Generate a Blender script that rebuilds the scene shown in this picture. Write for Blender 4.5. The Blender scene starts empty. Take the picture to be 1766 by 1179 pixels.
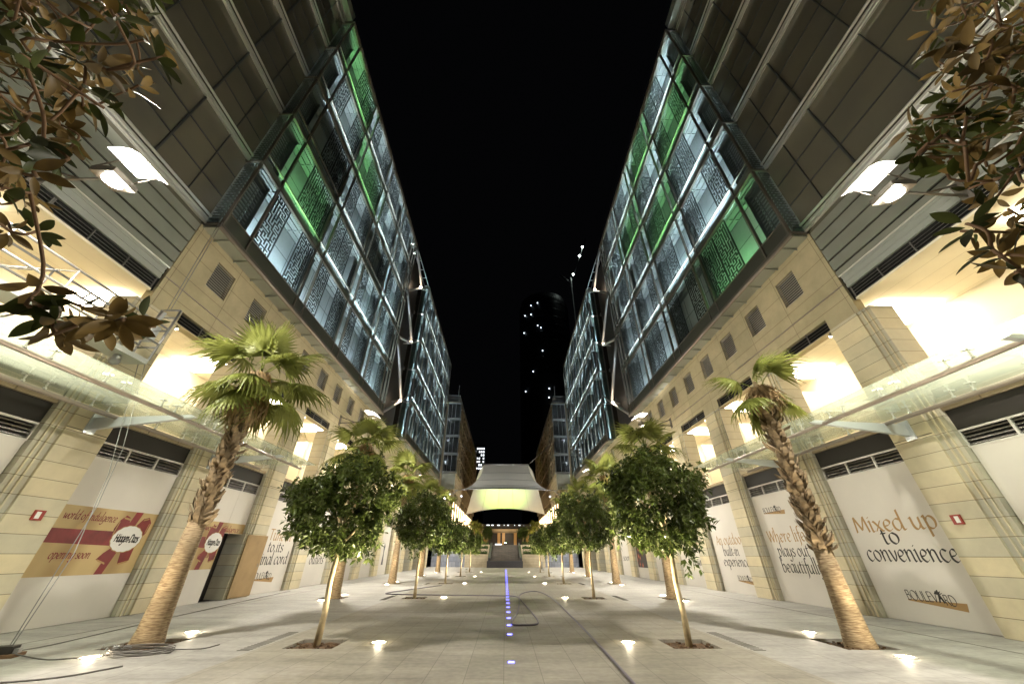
import bpy, bmesh, math, random
from mathutils import Vector, Matrix
from math import sin, cos, pi, radians, hypot
random.seed(11)
SC = bpy.context.scene
COL = SC.collection
# ------------------------------------------------------------------ camera, world, exposure
F_PX, PITCH, YAW, ROLL = 597.2, 0.55167, 0.01526, 0.00327
_f = Vector((sin(YAW)*cos(PITCH), cos(YAW)*cos(PITCH), sin(PITCH)))
_r = Vector((cos(YAW), -sin(YAW), 0)); _u = _r.cross(_f)
_r2 = _r*cos(ROLL) + _u*sin(ROLL); _u2 = -_r*sin(ROLL) + _u*cos(ROLL)
cam = bpy.data.cameras.new('camera'); cam_o = bpy.data.objects.new('camera', cam); COL.objects.link(cam_o)
cam.sensor_width = 36; cam.lens = F_PX/1766*36; cam.clip_start = .05; cam.clip_end = 1500
cam_o.matrix_world = Matrix(((_r2.x, _u2.x, -_f.x, 0), (_r2.y, _u2.y, -_f.y, 0), (_r2.z, _u2.z, -_f.z, 1.6), (0, 0, 0, 1)))
SC.camera = cam_o
W = bpy.data.worlds.new('World'); SC.world = W; W.use_nodes = True
W.node_tree.nodes['Background'].inputs[0].default_value = (.40, .42, .5, 1)
W.node_tree.nodes['Background'].inputs[1].default_value = .0012      # black night sky
SC.view_settings.view_transform = 'Standard'; SC.view_settings.look = 'None'
SC.view_settings.exposure = 1.2; SC.view_settings.gamma = 1
SC.render.engine = 'CYCLES'
cy = SC.cycles
cy.use_denoising = True
try: cy.denoiser = 'OPENIMAGEDENOISE'
except Exception: pass
cy.max_bounces = 7; cy.diffuse_bounces = 3; cy.glossy_bounces = 3; cy.transmission_bounces = 4
cy.transparent_max_bounces = 14; cy.sample_clamp_indirect = 4.0; cy.sample_clamp_direct = 0
cy.caustics_reflective = False; cy.caustics_refractive = False
# ------------------------------------------------------------------ materials
def nmat(name):
    m = bpy.data.materials.new(name); m.use_nodes = True
    nt = m.node_tree; return m, nt, nt.nodes, nt.links, nt.nodes['Principled BSDF']
def mat(name, col, rough=.5, metal=0, var=0, scale=4, spec=.5, bump=0):
    m, nt, N, L, p = nmat(name)
    p.inputs['Base Color'].default_value = (*col, 1); p.inputs['Roughness'].default_value = rough
    p.inputs['Metallic'].default_value = metal; p.inputs['Specular IOR Level'].default_value = spec
    if var or bump:
        tc = N.new('ShaderNodeTexCoord'); nz = N.new('ShaderNodeTexNoise'); nz.inputs['Scale'].default_value = scale
        nz.inputs['Detail'].default_value = 6; L.new(tc.outputs['Object'], nz.inputs['Vector'])
    if var:
        mx = N.new('ShaderNodeMix'); mx.data_type = 'RGBA'
        mx.inputs[6].default_value = (*[c*(1-var) for c in col], 1); mx.inputs[7].default_value = (*[min(1, c*(1+var)) for c in col], 1)
        rp = N.new('ShaderNodeMapRange'); rp.inputs[1].default_value = .3; rp.inputs[2].default_value = .7
        L.new(nz.outputs[0], rp.inputs[0]); L.new(rp.outputs[0], mx.inputs[0]); L.new(mx.outputs[2], p.inputs['Base Color'])
    if bump:
        b = N.new('ShaderNodeBump'); b.inputs['Strength'].default_value = bump; b.inputs['Distance'].default_value = .02
        L.new(nz.outputs[0], b.inputs['Height']); L.new(b.outputs[0], p.inputs['Normal'])
    return m
def emit(name, col, k):
    m = bpy.data.materials.new(name); m.use_nodes = True; nt = m.node_tree; nt.nodes.clear()
    e = nt.nodes.new('ShaderNodeEmission'); e.inputs[0].default_value = (*col, 1); e.inputs[1].default_value = k
    o = nt.nodes.new('ShaderNodeOutputMaterial'); nt.links.new(e.outputs[0], o.inputs[0]); return m
def blocks(name, c1, c2, mortar, bw, bh, ms, axes='YZ', rough=.7, offset=.5, msmooth=.1, stain=.18, nscale=.9, bias=0):
    m, nt, N, L, p = nmat(name)
    tc = N.new('ShaderNodeTexCoord'); sx = N.new('ShaderNodeSeparateXYZ'); cx = N.new('ShaderNodeCombineXYZ')
    L.new(tc.outputs['Object'], sx.inputs[0])
    L.new(sx.outputs[axes[0]], cx.inputs[0]); L.new(sx.outputs[axes[1]], cx.inputs[1])
    b = N.new('ShaderNodeTexBrick'); b.offset = offset
    for k, v in (('Scale', 1), ('Mortar Size', ms), ('Mortar Smooth', msmooth), ('Bias', bias), ('Brick Width', bw), ('Row Height', bh)): b.inputs[k].default_value = v
    b.inputs['Color1'].default_value = (*c1, 1); b.inputs['Color2'].default_value = (*c2, 1); b.inputs['Mortar'].default_value = (*mortar, 1)
    L.new(cx.outputs[0], b.inputs['Vector'])
    nz = N.new('ShaderNodeTexNoise'); nz.inputs['Scale'].default_value = nscale; nz.inputs['Detail'].default_value = 8; nz.inputs['Roughness'].default_value = .65
    L.new(tc.outputs['Object'], nz.inputs['Vector'])
    rp = N.new('ShaderNodeMapRange'); rp.inputs[1].default_value = .3; rp.inputs[2].default_value = .7; rp.inputs[3].default_value = 1-stain; rp.inputs[4].default_value = 1+stain
    L.new(nz.outputs[0], rp.inputs[0])
    mx = N.new('ShaderNodeMix'); mx.data_type = 'RGBA'; mx.blend_type = 'MULTIPLY'; mx.inputs[0].default_value = 1
    L.new(b.outputs['Color'], mx.inputs[6]); L.new(rp.outputs[0], mx.inputs[7]); L.new(mx.outputs[2], p.inputs['Base Color'])
    p.inputs['Roughness'].default_value = rough
    bp = N.new('ShaderNodeBump'); bp.inputs['Strength'].default_value = .35; bp.inputs['Distance'].default_value = .01; bp.invert = True
    L.new(b.outputs['Fac'], bp.inputs['Height']); L.new(bp.outputs[0], p.inputs['Normal'])
    return m
def glassmat(name, tint, refl, frost=0, frostcol=(.8, .85, .8), rough=.02):
    m = bpy.data.materials.new(name); m.use_nodes = True; nt = m.node_tree; N = nt.nodes; L = nt.links; N.clear()
    o = N.new('ShaderNodeOutputMaterial'); t = N.new('ShaderNodeBsdfTransparent'); t.inputs[0].default_value = (*tint, 1)
    g = N.new('ShaderNodeBsdfGlossy'); g.inputs['Roughness'].default_value = rough; g.inputs[0].default_value = (.9, .95, .95, 1)
    lw = N.new('ShaderNodeLayerWeight'); lw.inputs[0].default_value = .5
    pw = N.new('ShaderNodeMath'); pw.operation = 'POWER'; pw.inputs[1].default_value = 4; L.new(lw.outputs['Facing'], pw.inputs[0])
    mr = N.new('ShaderNodeMapRange'); mr.inputs[3].default_value = refl; mr.inputs[4].default_value = .75
    L.new(pw.outputs[0], mr.inputs[0])
    mx = N.new('ShaderNodeMixShader'); L.new(mr.outputs[0], mx.inputs[0])
    src = t
    if frost:
        d = N.new('ShaderNodeBsdfTranslucent'); d.inputs[0].default_value = (*frostcol, 1)
        d2 = N.new('ShaderNodeBsdfDiffuse'); d2.inputs[0].default_value = (*frostcol, 1)
        m1 = N.new('ShaderNodeMixShader'); m1.inputs[0].default_value = .35; L.new(d.outputs[0], m1.inputs[1]); L.new(d2.outputs[0], m1.inputs[2])
        m2 = N.new('ShaderNodeMixShader'); m2.inputs[0].default_value = frost
        L.new(t.outputs[0], m2.inputs[1]); L.new(m1.outputs[0], m2.inputs[2]); src = m2
    L.new(src.outputs[0], mx.inputs[1]); L.new(g.outputs[0], mx.inputs[2]); L.new(mx.outputs[0], o.inputs[0]); return m
def leafmat(name, top, under, rough=.35, transl=.25, var=.4, scale=3.0):
    m, nt, N, L, p = nmat(name)
    geo = N.new('ShaderNodeNewGeometry'); tc = N.new('ShaderNodeTexCoord')
    nz = N.new('ShaderNodeTexNoise'); nz.inputs['Scale'].default_value = scale; nz.inputs['Detail'].default_value = 3
    L.new(tc.outputs['Object'], nz.inputs['Vector'])
    rp = N.new('ShaderNodeMapRange'); rp.inputs[1].default_value = .35; rp.inputs[2].default_value = .65; rp.inputs[3].default_value = 1-var; rp.inputs[4].default_value = 1+var
    L.new(nz.outputs[0], rp.inputs[0])
    mx = N.new('ShaderNodeMix'); mx.data_type = 'RGBA'; mx.inputs[6].default_value = (*top, 1); mx.inputs[7].default_value = (*under, 1)
    L.new(geo.outputs['Backfacing'], mx.inputs[0])
    ml = N.new('ShaderNodeMix'); ml.data_type = 'RGBA'; ml.blend_type = 'MULTIPLY'; ml.inputs[0].default_value = 1
    L.new(mx.outputs[2], ml.inputs[6]); L.new(rp.outputs[0], ml.inputs[7]); L.new(ml.outputs[2], p.inputs['Base Color'])
    p.inputs['Roughness'].default_value = rough; p.inputs['Specular IOR Level'].default_value = .28
    tr = N.new('ShaderNodeBsdfTranslucent'); L.new(ml.outputs[2], tr.inputs[0])
    ms = N.new('ShaderNodeMixShader'); ms.inputs[0].default_value = transl
    L.new(p.outputs[0], ms.inputs[1]); L.new(tr.outputs[0], ms.inputs[2])
    L.new(ms.outputs[0], N['Material Output'].inputs[0]); return m
M = {}
M['ashlar'] = blocks('pier_stone', (.66, .575, .38), (.52, .485, .37), (.20, .17, .11), 57.3, .40, .007, 'YZ', .75, .5, stain=.15)
M['ashlar_grey'] = blocks('pier_stone_grey', (.52, .48, .36), (.43, .42, .36), (.20, .17, .11), 57.3, .40, .007, 'YZ', .75, .5, stain=.15)
M['slab_stone'] = blocks('wall_stone', (.47, .405, .26), (.42, .365, .23), (.2, .16, .1), 2.3, .92, .009, 'YZ', .75, .0, stain=.16)
M['far_stone'] = blocks('far_stone', (.42, .34, .22), (.36, .29, .19), (.2, .16, .1), 1.2, .6, .02, 'YZ', .8)
M['pale_stone'] = blocks('terrace_stone', (.52, .45, .32), (.46, .40, .29), (.3, .25, .18), 1.6, .35, .012, 'XZ', .8)
M['tile_wall'] = blocks('blue_tiles', (.19, .21, .27), (.30, .32, .38), (.1, .11, .14), .55, .7, .015, 'XZ', .4, .5)
M['hoard'] = mat('white_board', (.70, .665, .61), .6, var=.05, scale=.7)
M['plaster'] = mat('cream_plaster', (.80, .74, .60), .8, var=.04, scale=1.2)
M['ceil'] = blocks('soffit_board', (.80, .75, .60), (.78, .73, .58), (.50, .46, .35), 6.0, .62, .006, 'YX', .7, .3, stain=.05)
M['white_metal'] = mat('white_metal', (.62, .65, .68), .35, .3)
M['silver'] = mat('silver_metal', (.74, .74, .70), .28, .55)
M['pipe'] = mat('dull_pipe', (.36, .31, .27), .35, .6)
M['bronze'] = mat('bronze_frame', (.17, .15, .125), .42, .5)
M['dark'] = mat('dark_band', (.022, .019, .016), .6)
M['louvre'] = mat('louvre_blade', (.16, .15, .14), .4, .5)
M['winblade'] = mat('window_blade', (.62, .60, .55), .4, .3)
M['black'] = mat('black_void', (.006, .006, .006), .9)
M['clad'] = mat('grey_cladding', (.27, .28, .24), .45, .25, var=.08, scale=1.5)
M['rib_clad'] = mat('ribbed_sheet', (.44, .46, .43), .4, .35)
M['lattice'] = mat('lattice_metal', (.05, .053, .053), .5, .3)
M['inner'] = blocks('inner_wall', (.50, .54, .56), (.44, .48, .5), (.2, .22, .23), 1.15, 1.37, .03, 'YZ', .6, .0, stain=.12)
M['grate'] = mat('catwalk_grating', (.24, .255, .255), .5, .5)
def darkglass():
    m, nt, N, L, p = nmat('dark_curtain_glass')
    p.inputs['Roughness'].default_value = .05; p.inputs['Specular IOR Level'].default_value = 1.0; p.inputs['IOR'].default_value = 2.2
    tc = N.new('ShaderNodeTexCoord'); nz = N.new('ShaderNodeTexNoise'); nz.inputs['Scale'].default_value = .55; nz.inputs['Detail'].default_value = 5
    L.new(tc.outputs['Object'], nz.inputs['Vector'])
    mx = N.new('ShaderNodeMix'); mx.data_type = 'RGBA'; mx.inputs[6].default_value = (.13, .13, .118, 1); mx.inputs[7].default_value = (.25, .225, .155, 1)
    L.new(nz.outputs[0], mx.inputs[0]); L.new(mx.outputs[2], p.inputs['Base Color']); return m
M['dglass'] = darkglass()
M['pane'] = glassmat('facade_glass', (.80, .88, .87), .07)
M['canopy'] = glassmat('canopy_glass', (.88, .93, .88), .10, .18, (.80, .84, .70))
M['farglass'] = mat('far_window_glass', (.02, .02, .02), .15, .0, spec=.8)
M['leaf'] = leafmat('ficus_leaf', (.056, .080, .016), (.085, .11, .028), .30, .25, .5, 2.2)
M['mag'] = leafmat('magnolia_leaf', (.045, .058, .012), (.135, .088, .026), .48, .12, .6, 5.0)
M['palm'] = leafmat('palm_leaf', (.19, .22, .05), (.21, .23, .06), .45, .35, .35, 1.1)
M['deadpalm'] = mat('dead_frond', (.27, .18, .08), .8, var=.45, scale=5)
M['boots'] = mat('palm_boots', (.27, .20, .12), .85, var=.5, scale=6, bump=.6)
def palmbark():
    m, nt, N, L, p = nmat('palm_bark')
    tc = N.new('ShaderNodeTexCoord'); mp = N.new('ShaderNodeMapping'); mp.inputs['Scale'].default_value = (2.5, 2.5, 17)
    nz = N.new('ShaderNodeTexNoise'); nz.inputs['Scale'].default_value = 3; nz.inputs['Detail'].default_value = 6
    L.new(tc.outputs['Object'], mp.inputs[0]); L.new(mp.outputs[0], nz.inputs['Vector'])
    mx = N.new('ShaderNodeMix'); mx.data_type = 'RGBA'; mx.inputs[6].default_value = (.17, .105, .055, 1); mx.inputs[7].default_value = (.42, .32, .19, 1)
    rp = N.new('ShaderNodeMapRange'); rp.inputs[1].default_value = .3; rp.inputs[2].default_value = .65
    L.new(nz.outputs[0], rp.inputs[0]); L.new(rp.outputs[0], mx.inputs[0]); L.new(mx.outputs[2], p.inputs['Base Color'])
    p.inputs['Roughness'].default_value = .85
    b = N.new('ShaderNodeBump'); b.inputs['Strength'].default_value = .8; b.inputs['Distance'].default_value = .02
    L.new(nz.outputs[0], b.inputs['Height']); L.new(b.outputs[0], p.inputs['Normal']); return m
M['bark'] = palmbark()
M['twig'] = mat('thin_bark', (.36, .29, .17), .8, var=.25, scale=9)
M['branch'] = mat('brown_branch', (.14, .08, .04), .8)
M['soil'] = mat('pit_soil', (.11, .065, .035), .95, var=.5, scale=14, bump=.8)
M['text_black'] = mat('black_lettering', (.025, .022, .02), .6)
M['text_gold'] = mat('gold_lettering', (.40, .24, .09), .5)
M['maroon'] = mat('maroon_print', (.20, .018, .018), .45, var=.3, scale=3)
M['red'] = mat('red_plastic', (.30, .035, .025), .5)
M['white'] = mat('white_print', (.8, .79, .76), .5)
M['cable'] = mat('grey_cable', (.12, .11, .10), .6)
M['hose'] = mat('violet_grey_hose', (.17, .15, .19), .5)
M['ply'] = mat('plywood', (.34, .23, .11), .7, var=.12, scale=2)
M['fabric'] = mat('tent_membrane', (.62, .62, .56), .6, var=.03, scale=.5)
M['dark_stone'] = mat('dark_granite', (.07, .07, .085), .5, var=.2, scale=8)
M['step'] = blocks('step_stone', (.16, .14, .12), (.13, .115, .10), (.05, .045, .04), 1.1, .14, .012, 'XZ', .7)
M['hedge'] = leafmat('hedge_leaf', (.05, .09, .02), (.06, .10, .03), .5, .2, .4, 2)
M['tower'] = mat('tower_cladding', (.016, .017, .022), .5, .2, var=.2, scale=.05)
M['rail'] = mat('steel_member', (.32, .32, .32), .4, .6)
M['drain'] = mat('drain_slot', (.13, .12, .10), .7)
M['asphalt'] = mat('dark_ground', (.05, .05, .05), .9)
M['steel_bin'] = mat('steel_bin', (.45, .43, .4), .35, .6)
M['frame_white'] = mat('white_frame', (.66, .64, .60), .5)
E_ = {}
E_['warm'] = emit('loggia_light', (1, .87, .66), 8.5)
E_['flood'] = emit('flood_lens', (1, .95, .86), 40)
E_['up'] = emit('uplight_lens', (1, .84, .56), 40)
E_['blue'] = emit('blue_led', (.10, .10, 1), 6)
E_['spotw'] = emit('spot_lens', (1, .82, .58), 45)
E_['node'] = emit('strut_lamp', (1, .78, .55), 40)
E_['strip_blue'] = emit('cool_strip', (.76, .93, 1.0), 150)
E_['strip_dim'] = emit('dim_strip', (.80, .92, 1.0), 90)
E_['strip_green'] = emit('green_strip', (.38, 1.0, .36), 66)
E_['strip_far'] = emit('far_cool_strip', (.76, .92, 1.0), 150)
E_['tower_lamp'] = emit('tower_lamp', (.75, .9, 1), 2.6)
E_['far_warm'] = emit('far_warm_lamp', (1, .70, .38), 6)
E_['far_white'] = emit('far_white_lamp', (.9, .95, 1), 1.3)
def paving():
    m, nt, N, L, p = nmat('stone_paving')
    tc = N.new('ShaderNodeTexCoord'); sx = N.new('ShaderNodeSeparateXYZ'); L.new(tc.outputs['Object'], sx.inputs[0])
    ab = N.new('ShaderNodeMath'); ab.operation = 'ABSOLUTE'; L.new(sx.outputs[0], ab.inputs[0])
    def brick(c1, c2, mo, bw, bh, ms, swap):
        cx = N.new('ShaderNodeCombineXYZ'); a, b2 = (1, 0) if swap else (0, 1)
        L.new(sx.outputs[a], cx.inputs[0]); L.new(sx.outputs[b2], cx.inputs[1])
        b = N.new('ShaderNodeTexBrick'); b.offset = .5
        for k, v in (('Scale', 1), ('Mortar Size', ms), ('Mortar Smooth', .2), ('Bias', 0), ('Brick Width', bw), ('Row Height', bh)): b.inputs[k].default_value = v
        b.inputs['Color1'].default_value = (*c1, 1); b.inputs['Color2'].default_value = (*c2, 1); b.inputs['Mortar'].default_value = (*mo, 1)
        L.new(cx.outputs[0], b.inputs['Vector']); return b
    b1 = brick((.32, .297, .25), (.29, .27, .225), (.19, .175, .145), 1.2, .60, .007, True)
    b2 = brick((.36, .35, .325), (.335, .325, .305), (.19, .18, .16), 2.4, 1.2, .008, True)
    gt = N.new('ShaderNodeMath'); gt.operation = 'GREATER_THAN'; gt.inputs[1].default_value = 4.92; L.new(ab.outputs[0], gt.inputs[0])
    mx = N.new('ShaderNodeMix'); mx.data_type = 'RGBA'; L.new(gt.outputs[0], mx.inputs[0]); L.new(b1.outputs['Color'], mx.inputs[6]); L.new(b2.outputs['Color'], mx.inputs[7])
    mp = N.new('ShaderNodeMapping'); mp.inputs['Scale'].default_value = (.45, 1.6, 1); L.new(tc.outputs['Object'], mp.inputs[0])
    n1 = N.new('ShaderNodeTexNoise'); n1.inputs['Scale'].default_value = 1.1; n1.inputs['Detail'].default_value = 9; n1.inputs['Roughness'].default_value = .7; L.new(mp.outputs[0], n1.inputs['Vector'])
    n2 = N.new('ShaderNodeTexNoise'); n2.inputs['Scale'].default_value = 9; n2.inputs['Detail'].default_value = 6; L.new(tc.outputs['Object'], n2.inputs['Vector'])
    add = N.new('ShaderNodeMath'); add.operation = 'MULTIPLY_ADD'; add.inputs[1].default_value = .35; L.new(n2.outputs[0], add.inputs[0]); L.new(n1.outputs[0], add.inputs[2])
    rp = N.new('ShaderNodeMapRange'); rp.inputs[1].default_value = .45; rp.inputs[2].default_value = .9; rp.inputs[3].default_value = .56; rp.inputs[4].default_value = 1.26
    L.new(add.outputs[0], rp.inputs[0])
    ml = N.new('ShaderNodeMix'); ml.data_type = 'RGBA'; ml.blend_type = 'MULTIPLY'; ml.inputs[0].default_value = 1
    L.new(mx.outputs[2], ml.inputs[6]); L.new(rp.outputs[0], ml.inputs[7]); L.new(ml.outputs[2], p.inputs['Base Color'])
    r2 = N.new('ShaderNodeMapRange'); r2.inputs[3].default_value = .42; r2.inputs[4].default_value = .72; L.new(n1.outputs[0], r2.inputs[0]); L.new(r2.outputs[0], p.inputs['Roughness'])
    bp = N.new('ShaderNodeBump'); bp.inputs['Strength'].default_value = .15; bp.inputs['Distance'].default_value = .01; L.new(n2.outputs[0], bp.inputs['Height']); L.new(bp.outputs[0], p.inputs['Normal'])
    return m
M['paving'] = paving()
def goldprint():
    m, nt, N, L, p = nmat('gold_poster')
    tc = N.new('ShaderNodeTexCoord'); wv = N.new('ShaderNodeTexWave'); wv.wave_type = 'RINGS'; wv.inputs['Scale'].default_value = .28; wv.inputs['Distortion'].default_value = 7; wv.inputs['Detail'].default_value = 0; wv.inputs['Detail Scale'].default_value = .6
    L.new(tc.outputs['Object'], wv.inputs['Vector'])
    cr = N.new('ShaderNodeValToRGB'); cr.color_ramp.elements[0].color = (.36, .235, .09, 1); cr.color_ramp.elements[1].color = (.56, .41, .19, 1); cr.color_ramp.elements[0].position = .0; cr.color_ramp.elements[1].position = .8
    L.new(wv.outputs[0], cr.inputs[0]); L.new(cr.outputs[0], p.inputs['Base Color']); p.inputs['Roughness'].default_value = .45; return m
M['goldprint'] = goldprint()
def foodprint():
    m, nt, N, L, p = nmat('dark_food_poster')
    tc = N.new('ShaderNodeTexCoord'); v = N.new('ShaderNodeTexVoronoi'); v.inputs['Scale'].default_value = 2.2; L.new(tc.outputs['Object'], v.inputs['Vector'])
    cr = N.new('ShaderNodeValToRGB'); e = cr.color_ramp.elements; e[0].color = (.55, .2, .1, 1); e[0].position = .12; e[1].color = (.018, .016, .018, 1); e[1].position = .5
    x = e.new(.3); x.color = (.22, .03, .025, 1)
    L.new(v.outputs[0], cr.inputs[0]); L.new(cr.outputs[0], p.inputs['Base Color']); return m
M['foodprint'] = foodprint()
# ------------------------------------------------------------------ mesh helpers
class MB:
    def __init__(s): s.v = []; s.f = []
    def quad(s, a, b, c, d):
        n = len(s.v); s.v += [tuple(a), tuple(b), tuple(c), tuple(d)]; s.f.append((n, n+1, n+2, n+3)); return s
    def tri(s, a, b, c):
        n = len(s.v); s.v += [tuple(a), tuple(b), tuple(c)]; s.f.append((n, n+1, n+2)); return s
    def box(s, x0, x1, y0, y1, z0, z1):
        if x0 > x1: x0, x1 = x1, x0
        n = len(s.v)
        s.v += [(x0, y0, z0), (x1, y0, z0), (x1, y1, z0), (x0, y1, z0), (x0, y0, z1), (x1, y0, z1), (x1, y1, z1), (x0, y1, z1)]
        s.f += [tuple(n+i for i in q) for q in ((0, 3, 2, 1), (4, 5, 6, 7), (0, 1, 5, 4), (1, 2, 6, 5), (2, 3, 7, 6), (3, 0, 4, 7))]; return s
    def path(s, pts, r, n=8, cap=True):
        pts = [Vector(p) for p in pts]; rs = r if isinstance(r, (list, tuple)) else [r]*len(pts)
        rings = []; prev = None
        for i, p in enumerate(pts):
            t = (pts[min(i+1, len(pts)-1)] - pts[max(i-1, 0)]).normalized()
            if prev is None: a = t.cross(Vector((0, 0, 1)) if abs(t.z) < .9 else Vector((1, 0, 0))).normalized()
            else: a = (prev - t*prev.dot(t)).normalized()
            prev = a; b = t.cross(a); k = len(s.v)
            for j in range(n):
                w = 2*pi*j/n; s.v.append(tuple(p + (a*cos(w) + b*sin(w))*rs[i]))
            rings.append(k)
        for q in range(len(rings)-1):
            for j in range(n):
                a0 = rings[q]+j; a1 = rings[q]+(j+1) % n; b0 = rings[q+1]+j; b1 = rings[q+1]+(j+1) % n
                s.f.append((a0, a1, b1, b0))
        if cap:
            s.f.append(tuple(rings[0]+j for j in reversed(range(n)))); s.f.append(tuple(rings[-1]+j for j in range(n)))
        return s
    def prism(s, poly, d):            # poly: planar points (3D), extruded by vector d
        n = len(s.v); k = len(poly); d = Vector(d)
        s.v += [tuple(p) for p in poly] + [tuple(Vector(p)+d) for p in poly]
        s.f.append(tuple(n+i for i in reversed(range(k)))); s.f.append(tuple(n+k+i for i in range(k)))
        for i in range(k): s.f.append((n+i, n+(i+1) % k, n+k+(i+1) % k, n+k+i))
        return s
    def wall(s, x0, x1, y0, y1, z0, z1, holes):     # slab with rectangular holes (y0,y1,z0,z1)
        ys = sorted({y0, y1, *[h[0] for h in holes], *[h[1] for h in holes]}); zs = sorted({z0, z1, *[h[2] for h in holes], *[h[3] for h in holes]})
        ys = [y for y in ys if y0 <= y <= y1]; zs = [z for z in zs if z0 <= z <= z1]
        def solid(i, j):
            if i < 0 or j < 0 or i >= len(ys)-1 or j >= len(zs)-1: return False
            a, b = (ys[i]+ys[i+1])/2, (zs[j]+zs[j+1])/2
            return not any(h[0] < a < h[1] and h[2] < b < h[3] for h in holes)
        for i in range(len(ys)-1):
            for j in range(len(zs)-1):
                if not solid(i, j): continue
                A, B, C, D = ys[i], ys[i+1], zs[j], zs[j+1]
                s.quad((x0, A, C), (x0, B, C), (x0, B, D), (x0, A, D)); s.quad((x1, A, C), (x1, B, C), (x1, B, D), (x1, A, D))
                if not solid(i-1, j): s.quad((x0, A, C), (x1, A, C), (x1, A, D), (x0, A, D))
                if not solid(i+1, j): s.quad((x0, B, C), (x1, B, C), (x1, B, D), (x0, B, D))
                if not solid(i, j-1): s.quad((x0, A, C), (x1, A, C), (x1, B, C), (x0, B, C))
                if not solid(i, j+1): s.quad((x0, A, D), (x1, A, D), (x1, B, D), (x0, B, D))
        return s
    def mesh(s, name, m, smooth=False, origin=(0, 0, 0)):
        me = bpy.data.meshes.new(name); ox, oy, oz = origin
        me.from_pydata([(a-ox, b-oy, c-oz) for a, b, c in s.v], [], s.f); me.update()
        if m: me.materials.append(m)
        if smooth: me.polygons.foreach_set('use_smooth', [True]*len(me.polygons))
        return me
    def build(s, name, m, parent=None, smooth=False, origin=(0, 0, 0)):
        o = bpy.data.objects.new(name, s.mesh(name, m, smooth, origin)); COL.objects.link(o)
        if parent: o.parent = parent
        return o
def inst(name, me, parent=None, loc=(0, 0, 0), rz=0):
    o = bpy.data.objects.new(name, me); COL.objects.link(o); o.location = loc; o.rotation_euler = (0, 0, rz)
    if parent: o.parent = parent
    return o
def tag(o, label, cat, group=None):
    o['label'] = label; o['category'] = cat
    if group: o['group'] = group
    return o
def thing(name, label, cat, loc=(0, 0, 0), group=None, rz=0):
    o = bpy.data.objects.new(name, None); COL.objects.link(o); o.location = loc; o.rotation_euler = (0, 0, rz); o.empty_display_size = .2
    return tag(o, label, cat, group)
def struct(o, k='structure'): o['kind'] = k; return o
def copy_tree(o, parent=None):
    c = o.copy(); COL.objects.link(c)
    if parent: c.parent = parent
    for ch in list(o.children): copy_tree(ch, c)
    return c
ORD = ['nearest', 'second', 'third', 'fourth', 'fifth', 'sixth', 'seventh', 'eighth', 'ninth', 'tenth', 'eleventh', 'twelfth']
SIDE = {-1: 'left', 1: 'right'}
WX, GX = 11.65, 11.0         # stone wall plane, glass skin plane (distance from the street axis)
YT = [.35, 9.62, 18.9, 28.1, 37.2, 46.3]          # tree rows along the street
TREE_X, PALM_X = 3.95, 7.5
def smooth(P, k=6):
    P = [Vector(p) for p in P]; Q = [P[0]*2-P[1]] + P + [P[-1]*2-P[-2]]; R = []
    for i in range(1, len(Q)-2):
        for j in range(k):
            t = j/k; a, b, c, d = Q[i-1:i+3]; R.append(.5*((2*b)+(c-a)*t+(2*a-5*b+4*c-d)*t*t+(3*b-a-3*c+d)*t**3))
    return R+[P[-1]]
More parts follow.
